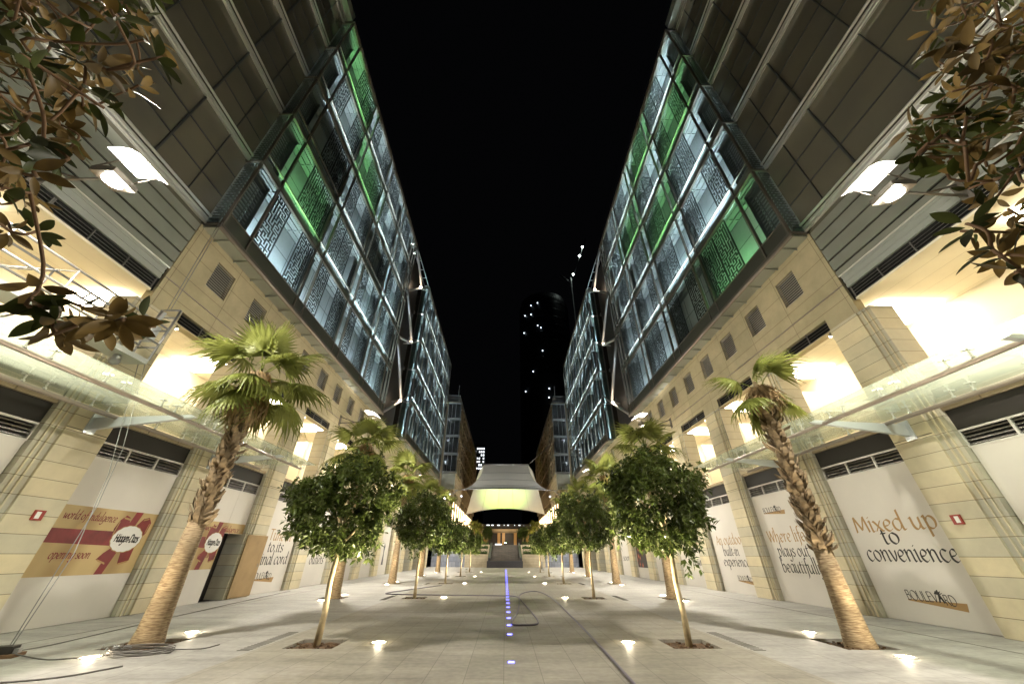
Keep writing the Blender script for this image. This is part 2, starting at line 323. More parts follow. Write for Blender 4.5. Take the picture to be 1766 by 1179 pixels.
MAGL= [(-2.72, 0.83, 3.65), (-2.11, 0.69, 4.41), (-2.29, 0.69, 3.91), (-1.76, 0.74, 3.16), (-3.81, 0.91, 4.82), (-1.36, 0.64, 2.47), (-1.96, 0.63, 3.98), (-2.72, 0.77, 4.7), (-2.31, 0.93, 2.95), (-2.26, 0.58, 3.66), (-1.14, 0.51, 2.55), (-1.39, 0.55, 3.3), (-2.87, 0.75, 4.46), (-3.67, 0.77, 5.09), (-1.52, 0.58, 2.79), (-1.65, 0.59, 2.69), (-2.54, 0.77, 3.95), (-1.76, 0.79, 3.49), (-2.32, 0.81, 3.55), (-3.03, 0.83, 5.33), (-1.37, 0.53, 2.45), (-3.71, 0.72, 4.98), (-2.15, 0.88, 3.07), (-2.39, 0.93, 3.18), (-2.3, 0.64, 3.49), (-2.64, 0.88, 4.28), (-3.49, 0.79, 4.72), (-2.59, 0.92, 3.99), (-1.97, 0.6, 3.15), (-1.92, 0.81, 2.82), (-1.93, 0.88, 3.12), (-1.4, 0.71, 2.49), (-2.09, 0.55, 3.37), (-1.31, 0.59, 2.55), (-1.35, 0.57, 2.62), (-1.22, 0.54, 2.74), (-1.76, 0.57, 2.86), (-1.98, 0.78, 3.05), (-1.39, 0.55, 3.02), (-1.99, 0.84, 3.22), (-2.91, 0.83, 3.84), (-2.69, 0.87, 3.9), (-3.83, 0.86, 5.67), (-1.93, 0.82, 3.73), (-2.56, 0.92, 4.22), (-3.31, 0.93, 6.2), (-2.29, 0.78, 3.28), (-2.72, 0.93, 4.0), (-1.94, 0.55, 3.32), (-1.68, 0.55, 3.39), (-1.67, 0.53, 3.19), (-1.68, 0.59, 3.57), (-2.69, 0.67, 4.19), (-1.77, 0.71, 3.31), (-2.03, 0.81, 3.31), (-2.39, 0.83, 4.59), (-1.2, 0.54, 2.42), (-1.68, 0.68, 2.63), (-2.54, 0.74, 4.88), (-2.6, 0.67, 4.69), (-1.26, 0.55, 3.13), (-2.1, 0.77, 3.12), (-1.31, 0.77, 2.22), (-1.27, 0.81, 2.16), (-1.18, 0.78, 2.09), (-1.25, 0.85, 2.22), (-1.19, 0.84, 2.25), (-0.97, 0.73, 2.1), (-1.04, 0.82, 2.17), (-1.2, 0.81, 2.14), (-1.26, 0.76, 2.16), (-1.02, 0.74, 2.09), (-1.58, 0.78, 2.47), (-1.54, 0.77, 2.39), (-1.57, 0.82, 2.53), (-1.9, 0.84, 2.76), (-1.64, 0.77, 2.66)]
MAGR= [(1.67, 0.63, 2.84), (1.83, 0.72, 3.16), (3.67, 0.81, 5.26), (2.55, 0.86, 4.06), (3.48, 0.76, 4.77), (1.72, 0.63, 2.78), (1.39, 0.65, 2.77), (3.38, 0.88, 5.52), (2.94, 0.73, 4.31), (1.76, 0.52, 2.9), (1.99, 0.69, 2.85), (2.5, 0.61, 4.37), (4.02, 0.8, 5.24), (1.88, 0.53, 3.21), (2.65, 0.62, 4.36), (1.55, 0.54, 2.63), (2.47, 0.71, 3.51), (2.64, 0.94, 3.59), (2.61, 0.74, 3.71), (3.0, 0.67, 5.23), (4.25, 0.92, 6.53), (3.38, 0.54, 4.95), (2.14, 0.66, 3.36), (2.68, 0.86, 4.04), (1.68, 0.5, 3.3), (2.25, 0.84, 3.63), (1.53, 0.66, 2.78), (1.7, 0.51, 3.22), (2.22, 0.61, 3.67), (1.84, 0.71, 2.8), (2.27, 0.67, 4.01), (1.59, 0.73, 2.48), (3.52, 0.52, 4.87), (2.99, 0.6, 4.82), (3.2, 0.94, 4.44), (4.23, 0.7, 5.48), (3.37, 0.71, 5.35), (1.46, 0.54, 2.8), (1.5, 0.63, 2.96), (2.85, 0.93, 3.52), (3.69, 0.81, 4.79), (1.97, 0.73, 3.14), (1.3, 0.52, 2.61), (1.92, 0.68, 3.32), (2.59, 0.85, 4.28), (2.76, 0.7, 3.88), (4.28, 0.77, 5.81), (2.72, 0.91, 3.58), (1.81, 0.79, 2.55), (1.79, 0.79, 2.73), (2.68, 0.52, 4.16), (1.68, 0.51, 2.93), (2.22, 0.85, 2.89), (2.05, 0.69, 3.37), (4.36, 0.89, 5.91), (1.97, 0.87, 3.39), (3.49, 0.91, 5.07), (2.5, 0.67, 4.2), (4.02, 0.95, 5.13), (2.16, 0.84, 2.8), (2.07, 0.9, 2.83), (1.37, 0.57, 2.58), (2.58, 0.85, 3.56), (1.65, 0.69, 2.69), (3.61, 0.94, 4.69), (4.1, 0.95, 4.95), (1.47, 0.6, 2.38), (2.26, 0.69, 3.15), (1.41, 0.62, 2.78), (1.7, 0.71, 2.55), (1.25, 0.71, 2.05), (1.49, 0.78, 2.16), (1.36, 0.67, 2.34), (1.38, 0.68, 2.26), (1.53, 0.74, 2.39), (1.34, 0.66, 2.43), (1.5, 0.73, 2.48)]
# ------------------------------------------------------------------ ground
HOLES = []
for s in (-1, 1):
    for i, y in enumerate(YT):
        HOLES.append((s*TREE_X-.5, s*TREE_X+.5, y-.45, y+.48))
        if i: HOLES.append((s*PALM_X-.55, s*PALM_X+.55, y-.55, y+.55))
def paving_mesh():
    b = MB(); xs = sorted({-12.0, 12.0, *[h[0] for h in HOLES], *[h[1] for h in HOLES]}); ys = sorted({-14.0, 66.0, *[h[2] for h in HOLES], *[h[3] for h in HOLES]})
    for i in range(len(xs)-1):
        for j in range(len(ys)-1):
            a, c = (xs[i]+xs[i+1])/2, (ys[j]+ys[j+1])/2
            if any(h[0] < a < h[1] and h[2] < c < h[3] for h in HOLES): continue
            b.quad((xs[i], ys[j], 0), (xs[i+1], ys[j], 0), (xs[i+1], ys[j+1], 0), (xs[i], ys[j+1], 0))
    for h in HOLES:
        x0, x1, y0, y1 = h; z = -.14
        b.quad((x0, y0, 0), (x1, y0, 0), (x1, y0, z), (x0, y0, z)); b.quad((x0, y1, 0), (x1, y1, 0), (x1, y1, z), (x0, y1, z))
        b.quad((x0, y0, 0), (x0, y1, 0), (x0, y1, z), (x0, y0, z)); b.quad((x1, y0, 0), (x1, y1, 0), (x1, y1, z), (x1, y0, z))
    return b
struct(paving_mesh().build('plaza_paving', M['paving']))
struct(MB().quad((-500, -300, -.3), (500, -300, -.3), (500, 700, -.3), (-500, 700, -.3)).build('ground', M['asphalt']))
def soil_mesh(w, d):
    b = MB(); n = 9; rr = random.Random(3); g = {}
    for i in range(n):
        for j in range(n):
            z = -.05 + rr.uniform(-.025, .03) - (.03 if i in (0, n-1) or j in (0, n-1) else 0)
            b.v.append((-w/2 + w*i/(n-1), -d/2 + d*j/(n-1), z)); g[i, j] = len(b.v)-1
    for i in range(n-1):
        for j in range(n-1): b.f.append((g[i, j], g[i+1, j], g[i+1, j+1], g[i, j+1]))
    for k in range(26):
        x, y = rr.uniform(-w/2+.06, w/2-.06), rr.uniform(-d/2+.06, d/2-.06); q = rr.uniform(.012, .035); z = -.03
        b.box(x-q, x+q, y-q*.7, y+q*.7, z, z+q)
    return b
soil_a = soil_mesh(.99, .92).mesh('pit_soil', M['soil']); soil_b = soil_mesh(1.09, 1.09).mesh('pit_soil', M['soil'])
for s in (-1, 1):
    for i, y in enumerate(YT):
        if i: struct(inst('pit_soil', soil_a, None, (s*TREE_X, y+.015, 0))); struct(inst('pit_soil', soil_b, None, (s*PALM_X, y, 0)))
# slotted drains and a straight dark joint line
for s in (-1, 1):
    b = MB()
    for y0 in [6.0 + 1.0*k for k in range(58)]:
        if int(y0) % 9 < 2:
            for q in range(9): b.box(s*4.98, s*5.22, y0+q*.11, y0+q*.11+.035, .002, .006)
    struct(b.build('drain_slots', M['drain']))
    struct(MB().box(s*10.05, s*10.075, -8, 62, .002, .005).build('paving_joint', M['drain']))
# ------------------------------------------------------------------ calligraphic lettering built from pen strokes
GL = {
'a': (92, '78,92 45,102 12,70 12,22 35,0 62,22 78,60|80,100 75,25 84,2 98,12'), 'b': (95, '5,180 18,178 18,10|18,60 40,98 68,92 80,55 68,12 40,-2 18,12'),
'c': (80, '72,85 45,101 15,75 12,28 38,-1 74,20'), 'd': (98, '78,90 45,102 12,70 12,22 35,0 62,22 78,60|80,180 76,25 86,2 98,12'),
'e': (82, '14,45 50,52 70,78 48,101 18,78 12,30 38,-1 72,18'), 'f': (52, '62,168 45,180 32,150 30,20 25,-40 5,-55|5,98 58,98'),
'g': (92, '75,95 40,101 12,68 14,22 38,2 64,25 78,60|80,98 74,0 60,-50 30,-62 5,-45'), 'h': (98, '5,178 17,176 17,0|17,55 42,96 68,92 72,60 72,15 80,0 92,10'),
'i': (42, '5,92 18,100 18,15 26,0 38,10|17,136 22,132'), 'k': (80, '5,178 17,176 17,0|65,98 20,50|36,58 75,-2'), 'l': (40, '5,178 17,176 17,15 26,0 38,10'),
'm': (138, '5,92 17,100 17,0|17,55 42,98 62,90 64,0|64,55 90,98 110,90 112,15 120,0 132,10'), 'n': (98, '5,92 17,100 17,0|17,55 42,96 68,92 72,60 72,15 80,0 92,10'),
'o': (92, '45,101 15,78 12,28 42,-1 75,28 76,75 45,101'), 'p': (94, '5,92 18,100 18,-65|18,60 40,98 68,92 80,55 68,12 40,-2 18,12'),
'r': (64, '5,92 17,100 17,0|17,55 38,94 58,92'), 's': (70, '60,88 38,101 15,82 28,56 55,38 58,12 32,-1 8,12'), 't': (60, '25,135 22,25 34,0 55,10|5,98 52,98'),
'u': (100, '5,92 17,100 17,35 28,4 50,4 74,45|76,100 72,20 82,0 96,10'), 'v': (80, '3,98 15,90 36,2 62,45 72,98'), 'w': (116, '3,98 15,90 34,2 58,60 64,92|60,85 78,2 104,50 110,98'),
'x': (82, '5,95 20,85 60,10 78,4|74,98 8,2'), 'y': (94, '5,92 17,100 17,40 28,6 50,6 74,50|76,100 74,0 58,-50 30,-62 5,-45'), 'z': (78, '8,95 68,95|68,95 8,3|8,3 70,3'),
'-': (52, '5,45 45,45'), ' ': (45, ''), 'ä': (92, '78,92 45,102 12,70 12,22 35,0 62,22 78,60|80,100 75,25 84,2 98,12|28,138 33,132|58,138 63,132'),
'M': (145, '10,0 25,150|25,150 70,20|70,20 118,150|118,150 130,0'), 'W': (150, '5,150 40,0|40,0 78,140|72,150 108,0|108,0 145,150'), 'A': (110, '5,0 58,150|55,150 105,0|25,52 88,52'),
'T': (105, '5,148 105,148|55,148 55,0'), 'B': (105, '20,150 20,0|20,148 70,145 80,112 60,82 20,80|20,80 75,78 92,42 75,5 20,2'), 'O': (142, '70,152 20,125 8,75 25,20 70,-2 115,20 132,75 118,128 70,152'),
'U': (118, '12,150 12,45 35,2 80,2 105,45 105,150'), 'L': (88, '18,150 18,0|18,2 88,2'), 'E': (95, '18,150 18,0|18,148 85,148|18,78 75,78|18,2 88,2'), 'V': (108, '5,150 55,0|55,0 105,150'),
'R': (108, '20,150 20,0|20,148 75,145 85,112 65,80 20,78|55,78 105,0'), 'D': (130, '20,150 20,0|20,148 80,145 120,105 120,45 80,4 20,2'), 'H': (115, '15,150 15,0|100,150 100,0|15,78 100,78'),
'*': (70, '35,120 5,0|35,120 65,0|35,120 5,165|35,120 65,168|35,120 35,185|35,120 85,140|35,120 -12,138|20,60 50,60')}
def strokes(txt):
    x = 0; out = []
    for ch in txt:
        adv, d = GL[ch]
        for st in d.split('|'):
            if not st: continue
            P = [Vector((float(a)/100 + x, float(b)/100)) for a, b in (q.split(',') for q in st.split())]
            if len(P) > 2:
                Q = [P[0]*2-P[1]] + P + [P[-1]*2-P[-2]]; R = []
                for i in range(1, len(Q)-2):
                    for k in range(5):
                        t = k/5; a, b_, c, e = Q[i-1], Q[i], Q[i+1], Q[i+2]
                        R.append(.5*((2*b_) + (c-a)*t + (2*a-5*b_+4*c-e)*t*t + (3*b_-a-3*c+e)*t**3))
                P = R + [P[-1]]
            out.append(P)
        x += adv/100
    return out, x
def text_mesh(b, txt, s, u0, u1, v, size, Yof, X, nib=.17, ang=35, thin=.018, slant=0, lift=0.0):
    """pen-stroke letters on the wall plane; u runs along the reading direction, v is the baseline height"""
    st, wid = strokes(txt); sx = (u1-u0)/wid; nv = Vector((cos(radians(ang)), sin(radians(ang))))*nib/2
    for k, P in enumerate(st):
        off = lift + .0004*(k % 7); L = []; R = []
        for i, p in enumerate(P):
            t = (P[min(i+1, len(P)-1)] - P[max(i-1, 0)]).normalized(); n = Vector((-t.y, t.x))
            o = nv*(1 if nv.dot(n) > 0 else -1) + n*thin; L.append(p+o); R.append(p-o)
        def W3(q): return (s*(X-off), Yof(u0 + (q.x + slant*q.y)*sx), v + q.y*size)
        for i in range(len(P)-1): b.quad(W3(L[i]), W3(L[i+1]), W3(R[i+1]), W3(R[i]))
    return b
# ------------------------------------------------------------------ shared facade meshes
def lattice_mesh(seed, w=1.1, h=3.3, nx=7, nz=21):
    r = random.Random(seed); seen = {(0, 0)}; stack = [(0, 0)]; op = set()
    while stack:
        x, z = stack[-1]; nb = [(x+a, z+c) for a, c in ((1, 0), (-1, 0), (0, 1), (0, -1)) if 0 <= x+a < nx and 0 <= z+c < nz and (x+a, z+c) not in seen]
        if not nb: stack.pop(); continue
        q = r.choice(nb); seen.add(q); op.add(frozenset(((x, z), q))); stack.append(q)
    b = MB(); cx, cz = w/nx, h/nz; t = .034
    for x in range(nx):
        for z in range(nz):
            if x < nx-1 and frozenset(((x, z), (x+1, z))) not in op: b.box(-.012, .012, (x+1)*cx-t, (x+1)*cx+t, z*cz-t, (z+1)*cz+t)
            if z < nz-1 and frozenset(((x, z), (x, z+1))) not in op: b.box(-.010, .010, x*cx-t, (x+1)*cx+t, (z+1)*cz-t, (z+1)*cz+t)
    for y in (0, w): b.box(-.02, .02, y-.03, y+.03, 0, h)
    for z in (0, h): b.box(-.018, .018, 0, w, z-.03, z+.03)
    return b.mesh('lattice_screen', M['lattice'])
LAT = [lattice_mesh(1), lattice_mesh(2), lattice_mesh(7)]
def blades_mesh(w, h, n, depth=.10, t=.016, tilt=.05):
    b = MB()
    for i in range(n):
        z = h*(i+.5)/n
        b.prism([(0, 0, z-tilt), (depth, 0, z+tilt), (depth, 0, z+tilt+t), (0, 0, z-tilt+t)], (0, w, 0))
    return b
WIN = blades_mesh(1.0, 1.2, 12, .07, .02, .025).mesh('louvred_window', M['winblade'])
WINB = MB().box(.16, .18, 0, 1.0, 0, 1.2).mesh('backing', M['louvre'])
VENT = blades_mesh(3.06, .44, 4, .1, .014, .03)
for y in (0, 1.0, 2.04, 3.02): VENT.box(-.01, .02, y, y+.035, 0, .44)
VENT = VENT.mesh('vent_grille', M['louvre'])
TRL = blades_mesh(3.0, .36, 4, .1, .03, .03).mesh('transom_louvre', M['louvre'])
TRF = MB()
for z in (-.05, .36): TRF.box(-.03, .03, -.04, 3.04, z, z+.045)
for y in (-.05, .98, 2.0, 3.03): TRF.box(-.03, .03, y-.02, y+.03, -.005, .36)
TRF = TRF.mesh('frame', M['frame_white'])
FL = [12.35 + 4.13*k for k in range(6)]           # floor lines of the glass boxes
PITCH_Y = 4.6
def pier_y(k): return 8.7 + PITCH_Y*k
STRIP = {}
def facade(s, root, posts, yA, yB, choose, lat_rule, cool=True):
    """double-skin glass box: posts = list of (y0, y1, wide?) bays"""
    fr = MB(); G = GX
    ys = sorted({b[0] for b in posts} | {b[1] for b in posts})
    for y in ys: fr.box(s*(G-.05), s*(G+.09), y-.035, y+.035, FL[0]-.05, FL[5]+.25)
    for z in FL: fr.box(s*(G-.04), s*(G+.10), yA, yB, z-.06, z+.05)
    for z in FL[:5]: fr.box(s*(G-.02), s*(G+.06), yA, yB, z+.70, z+.75)
    fr.box(s*(G-.06), s*(G+.12), yA, yB, FL[5]+.25, FL[5]+.37)
    fr.build('facade_frame', M['bronze'], root)
    MB().box(s*(G+.02), s*(G+.05), yA+.04, yB-.04, FL[0]+.05, FL[0]+.70).build('spandrel_or_mask_band', M['bronze'], root)
    for z in FL[1:5]: MB().box(s*(G+.02), s*(G+.05), yA+.04, yB-.04, z+.052, z+.40).build('spandrel_or_mask_band', M['clad'], root)  # bands added on upper floors only to mask the bright glow there
    MB().box(s*(GX+.95), s*(GX+1.1), yA, yB, FL[0], FL[5]+.3).build('inner_wall', M['inner'], root)
    MB().box(s*(G+.0), s*(G+1.1), yA, yB, FL[5]+.38, FL[5]+.6).build('roof_edge', M['clad'], root)
    for z in FL[:6]:
        c = MB()
        c.box(s*(G+.16), s*(G+.93), yA+.05, yB-.05, z-.03, z-.01)
        for q in (.30, .62): c.box(s*(G+q), s*(G+q+.06), yA+.05, yB-.05, z-.12, z-.045)
        y = yA+.3
        while y < yB: c.box(s*(G+.12), s*(G+.94), y, y+.05, z-.10, z-.045); y += 1.15
        c.build('catwalk', M['grate'], root)
    sof = MB().box(s*(G+.02), s*(WX+.02), yA, yB, FL[0]-.16, FL[0]-.10); sof.build('soffit', M['rib_clad'], root)
    MB().path([(s*(G-.05), yA-.1, FL[0]-.18), (s*(G-.05), yB, FL[0]-.18)], .075, 10).build('gutter_pipe', M['pipe'], root, True)
    y = yA+.6
    while y < yB:
        MB().prism([(s*(G-.02), y, FL[0]-.20), (s*(WX), y, FL[0]-.26), (s*(WX), y, FL[0]-.17), (s*(G-.02), y, FL[0]-.17)], (0, .025, 0)).build('soffit_bracket', M['rib_clad'], root); y += 1.15
    for bi, (y0, y1, wide) in enumerate(posts):
        for f in range(5):
            z0 = FL[f]
            MB().quad((s*G, y0+.036, z0+.051), (s*G, y1-.036, z0+.051), (s*G, y1-.036, z0+4.07), (s*G, y0+.036, z0+4.07)).build('glass_pane', M['pane'], root)
            if not wide: continue
            kind, slots = choose(s, bi, f), lat_rule(s, bi, f)
            n = 3 if y1-y0 > 3 else 2; w = (y1-y0-.12)/n
            for q in slots:
                if q >= n: continue
                o = inst('lattice_screen', random.choice(LAT), root, (s*(G+.13), y0+.06+q*w+.02, z0+.79)); o.scale = (1, (w-.04)/1.1, 1)
            if kind:
                st = MB().box(s*(G+.42), s*(G+.56), y0+.15, y1-.15, z0+.06, z0+.09).build('light_strip', E_[kind], root)
                MB().box(s*(G+.36), s*(G+.39), y0+.1, y1-.1, z0-.005, z0+.22).box(s*(G+.61), s*(G+.63), y0+.1, y1-.1, z0-.005, z0+.25).build('light_shield', M['bronze'], st)  # lips added to hide the strip and keep its light off the low wall
        if wide:
            for yy in (y0+.0, y1-.0): MB().box(s*(G+.45), s*(G+.94), yy-.012, yy+.012, FL[0]+.06, FL[5]-.1).build('light_baffle', M['grate'], root)  # fins added to keep coloured light from leaking between bays
        if not wide:      # narrow bay: horizontal slats on the inner side
            b = MB()
            for f in range(5):
                for q in range(14): b.box(s*(G+.60), s*(G+.63), y0+.06, y1-.06, FL[f]+.9+q*.21, FL[f]+.97+q*.21)
            b.build('slat_screen', M['grate'], root)
def base(s, root, k0, k1, yA, yB):
    """stone podium: piers, loggia, upper stone wall with vents and square windows"""
    X = WX
    for k in range(k0, k1+1):
        y = pier_y(k); h = 8.5 if k >= 0 else 4.92
        p = MB().box(s*(X-.08), s*(X+.75), y+.42, y+1.5, 0, h).build('pier', M['ashlar'], root)
        MB().box(s*(X-.02), s*(X+.75), y, y+.42, 0, h).build('pier_step', M['ashlar_grey'], p)
        fn = MB()
        for q in (.10, .24): fn.box(s*(X-.06), s*(X-.02), y+q, y+q+.035, 0, h)
        fn.build('pier_fin', M['ashlar'], p)
        MB().box(s*(X-.086), s*(X-.078), y+.41, y+1.505, 4.46, 4.475).build('groove', M['dark'], p)
        if k < k1:
            b0, b1 = y+1.52, y+PITCH_Y-.02
            t = inst('transom_louvre', TRL, root, (s*(X+.14), b0+.04, 4.0), 0 if s > 0 else 0)
            if s < 0: t.scale = (-1, 1, 1)
            inst('frame', TRF, t)
            MB().box(s*(X+.12), s*(X+.2), b0-.02, b1+.02, 4.42, 4.92).build('fascia_band', M['dark'], root)
        if k >= 0 and k < k1:
            v = inst('vent_grille', VENT, root, (s*(X+.04), y+1.52, 8.54)); v.scale = (s, 1, 1)
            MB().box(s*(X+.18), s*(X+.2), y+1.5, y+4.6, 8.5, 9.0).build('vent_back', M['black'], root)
            sp = MB().path([(s*(X+.06), y+1.62, 8.46), (s*(X+.02), y+1.66, 8.36)], .05, 8).build('spot_lamp', M['bronze'], root)
            MB().path([(s*(X+.019), y+1.661, 8.355), (s*(X+.015), y+1.665, 8.345)], .04, 8).build('lens', E_['spotw'], sp)
        L = MB().box(s*(X+.95), s*(X+3.15), y+.35, y+1.62, 8.90, 8.965).build('ceiling_light', E_['warm'], root)
        # downstand beam and partition behind each pier
        MB().box(s*(X+2.0), s*(X+3.4), y+1.62, y+1.8, 5.06, 8.2).build('partition', M['plaster'], root)
    holes = []
    ya = max(yA, pier_y(0)+.35)
    for j in range(40):
        y = 10.4 + 2.3*j
        if y > ya and y+1.0 < yB-.3: holes.append((y, y+1.0, 10.42, 11.62))
    for k in range(max(0, k0), k1):
        holes.append((pier_y(k)+1.52, pier_y(k)+4.58, 8.54, 8.98))
    MB().wall(s*X, s*(X+.3), ya, yB, 8.5, 12.28, holes).build('stone_wall', M['slab_stone'], root)
    bd = MB().box(s*(X-.02), s*(X+.0), ya, yB, 9.62, 9.655); bd.build('string_line', M['pipe'], root)
    for h in holes:
        if h[2] > 10:
            w = inst('louvred_window', WIN, root, (s*(X+.03), h[0], h[2])); w.scale = (s, 1, 1); inst('backing', WINB, w)
    MB().box(s*(X+.05), s*(X+3.4), yA, yB, 4.93, 5.05).build('floor_slab', M['far_stone'], root)
    MB().box(s*(X+.31), s*(X+3.4), yA, yB, 9.0, 9.1).build('loggia_ceiling', M['ceil'], root)
    MB().box(s*(X+3.4), s*(X+3.5), yA, yB, 5.05, 9.1).build('loggia_wall', M['plaster'], root)
    MB().box(s*(X+.8), s*(X+.9), yA, yB, 0, 4.9).build('shop_back', M['dark'], root)
BAYS_A = [(9.15, 10.5, False)]
y = 10.5
for k in range(4): BAYS_A += [(y, y+3.8, True), (y+3.8, y+4.6, False)]; y += 4.6
BAYS_A += [(y, 29.6, False)]
COLR = {(1, 1, 0): 'strip_green', (1, 1, 3): 'strip_green', (1, 3, 2): 'strip_green', (1, 3, 4): 'strip_green', (1, 5, 3): 'strip_green',
        (-1, 1, 1): 'strip_green', (-1, 1, 4): 'strip_green', (-1, 3, 3): 'strip_green',
        (1, 3, 0): None, (1, 7, 0): 'strip_dim', (1, 5, 0): 'strip_dim', (-1, 3, 0): 'strip_dim', (-1, 1, 2): None, (-1, 3, 1): 'strip_dim', (-1, 1, 3): 'strip_dim', (-1, 3, 2): 'strip_dim', (-1, 5, 2): None}
SLOT = {(1, 1, 0): (1, 2), (-1, 1, 0): (0, 2), (-1, 1, 1): (1, 2), (1, 1, 1): (0, 2), (1, 1, 2): (1, 2), (-1, 5, 0): (0, 2), (-1, 7, 0): (0, 2)}
rA = random.Random(4)
def chooseA(s, b, f):
    r = rA.random()
    return COLR.get((s, b, f), 'strip_blue' if r < (.70 if s > 0 else .5) else 'strip_dim' if r < .97 else None)
def latA(s, b, f): return SLOT.get((s, b, f), rA.choice(((1, 2), (0, 1), (0, 2), (1, 2))))
BAYS_B = []
y = 37.5
while y < 60: BAYS_B += [(y, y+2.3, True)]; y += 2.3
def chooseB(s, b, f): r = rA.random(); return 'strip_far' if r < .6 else 'strip_blue'
def latB(s, b, f): return rA.choice(((0,), (1,), (0,), (1,)))
for s in (-1, 1):
    # ---- building beside the camera
    A = thing('office_building', f'stone and glass office block nearest the camera on the {SIDE[s]}, lattice screens behind glass', 'building', (0, 0, 0), 'office blocks along the boulevard')
    base(s, A, -2, 5, -9.5, 36)
    facade(s, A, BAYS_A, 9.15, 29.6, chooseA, latA)
    # end of the glass box: brackets and slatted side screens
    for z in FL:
        MB().box(s*(GX-.04), s*(WX+.06), 9.06, 9.14, z-.07, z+.05).build('end_bracket', M['bronze'], A)
    for f in range(5):
        b = MB(); z = FL[f]
        for q in range(22): b.box(s*(GX+.30), s*(WX+.02), 9.17, 9.19, z+.35+q*.165, z+.42+q*.165)
        b.box(s*(GX+.26), s*(GX+.30), 9.16, 9.20, z+.2, z+4.05)
        b.build('side_louvre', M['grate'], A)
        MB().quad((s*(GX+.1), 9.155, z+.06), (s*(WX-.06), 9.155, z+.06), (s*(WX-.06), 9.155, z+4.05), (s*(GX+.1), 9.155, z+4.05)).build('side_pane', M['pane'], A)
    # recessed dark curtain wall nearest the camera
    MB().box(s*(WX+.05), s*(WX+.2), -9.5, 9.13, 12.25, 34).build('curtain_wall', M['dglass'], A)
    tr = MB(); X = WX
    for z in FL[:5]:
        for q in (1.62, 2.9): tr.box(s*(X+.02), s*(X+.05), -9.5, 9.1, z+q, z+q+.05)
    for yy, w in ((6.6, .07), (4.3, .03), (2.0, .07), (-.3, .03), (-2.6, .07), (8.0, .03)): tr.box(s*(X+.01), s*(X+.05), yy-w/2, yy+w/2, 12.7, 33.6)
    tr.build('transom', M['lattice'], A)
    for z in FL:
        for dz, xx, rr in ((.02, .08, .05), (.22, .05, .03), (.40, .10, .05)):
            MB().path([(s*(X-xx), -9.5, z+dz), (s*(X-xx), 9.08, z+dz)], rr, 10).build('facade_rail', M['silver'], A, True)
        MB().box(s*(X-.03), s*(X+.05), -9.5, 9.1, z+.06, z+.34).build('floor_band', M['silver'], A)
    # striped metal cladding over the near loggia
    cl = MB(); zs = [9.42, 9.93, 10.22, 10.70, 11.25, 11.80, 12.22]
    for a, c in zip(zs[1:-1], zs[2:]): cl.box(s*(X+.01), s*(X+.06), -9.5, 9.03, a+.07, c)
    cl.build('striped_cladding', M['clad'], A)
    rb = MB()
    for q in range(5): rb.box(s*(X+.0+.02*(q % 2)), s*(X+.08), -9.5, 8.95, 9.45+q*.1, 9.55+q*.1)
    rb.build('ribbed_sheet', M['rib_clad'], A)
    MB().box(s*(X+.10), s*(X+.16), -9.5, 9.05, 9.0, 12.25).build('cladding_back', M['black'], A)
    MB().path([(s*(X-.03), -9.5, 9.95), (s*(X-.03), 8.98, 9.95)], .025, 8).build('trim_rod', M['silver'], A)
    for k in range(6):
        v = inst('vent_grille', VENT, A, (s*(X+.03), 5.86-3.06*k, 9.0)); v.scale = (s, 1, .9)
    MB().box(s*(X+.02), s*(X+.36), -9.5, 8.93, 8.93, 9.0).build('loggia_trim', M['plaster'], A)
    MB().box(s*(X+.0), s*(X+.25), -9.5, 8.68, 5.05, 5.75).build('parapet', M['ashlar_grey'], A)
    # roof railing and ladder frame bridging the gap
    rl = MB()
    for xx in (.1, .65): rl.path([(s*(GX+xx), 27, 33.5), (s*(GX+xx), 37.5, 33.5)], .05, 6)
    for q in range(7): rl.path([(s*(GX+.1), 27.6+q*1.6, 33.5), (s*(GX+.65), 27.6+q*1.6, 33.5)], .04, 6)
    rl.build('roof_ladder', M['rail'], A)
    MB().box(s*(GX+.1), s*(WX+3), -9.5, 9.1, 33.4, 34.2).build('parapet_cap', M['clad'], A)
    MB().box(s*(WX+.4), s*(WX+12), -9.5, 36, 9.2, 33.9).build('core', M['dark'], A)
    # ---- second block beyond the gap
    B = thing('office_building', f'second glass office block on the {SIDE[s]}, beyond the gap with steel struts', 'building', (0, 0, 0), 'office blocks along the boulevard')
    base(s, B, 6, 11, 36, 62)
    facade(s, B, BAYS_B, 37.5, 60.5, chooseB, latB)
    MB().box(s*(WX+.4), s*(WX+12), 37.5, 62, 9.2, 33.9).build('core', M['dark'], B)
    ed = MB()
    for z in FL[:5]: ed.box(s*(GX+.05), s*(GX+.95), 37.44, 37.46, z+.1, z+4.0)
    ed.build('end_pane', M['pane'], B)
    eb = MB()
    for z in FL: eb.box(s*(GX-.04), s*(WX+.4), 37.3, 37.42, z-.08, z+.06)
    for xx in (0, .95): eb.box(s*(GX+xx-.04), s*(GX+xx+.04), 37.32, 37.40, FL[0], FL[5]+.3)
    eb.build('end_frame', M['rail'], B)
    # ---- the recess between the blocks, with its steel struts and lamps
    R = thing('strut_frame', f'zigzag of steel struts with small lamps in the gap of the {SIDE[s]} facade', 'steel frame', (s*11.0, 34.0, 12.2), 'strut frames')
    o3 = (s*11.0, 34.0, 12.2)
    rc = MB().box(s*13.3, s*13.5, 29.6, 37.5, 12, 33.5).box(s*12.2, s*13.3, 29.62, 29.75, 12, 33.5); rc.build('recess_wall', M['clad'], B)
    for z in FL: MB().box(s*12.3, s*13.3, 29.8, 37.3, z-.14, z+.14).build('recess_slab', M['rail'], B)
    for yy in (31.5, 35.6): MB().box(s*12.9, s*13.3, yy, yy+.12, 12.3, 33.3).build('recess_mullion', M['dark'], B)
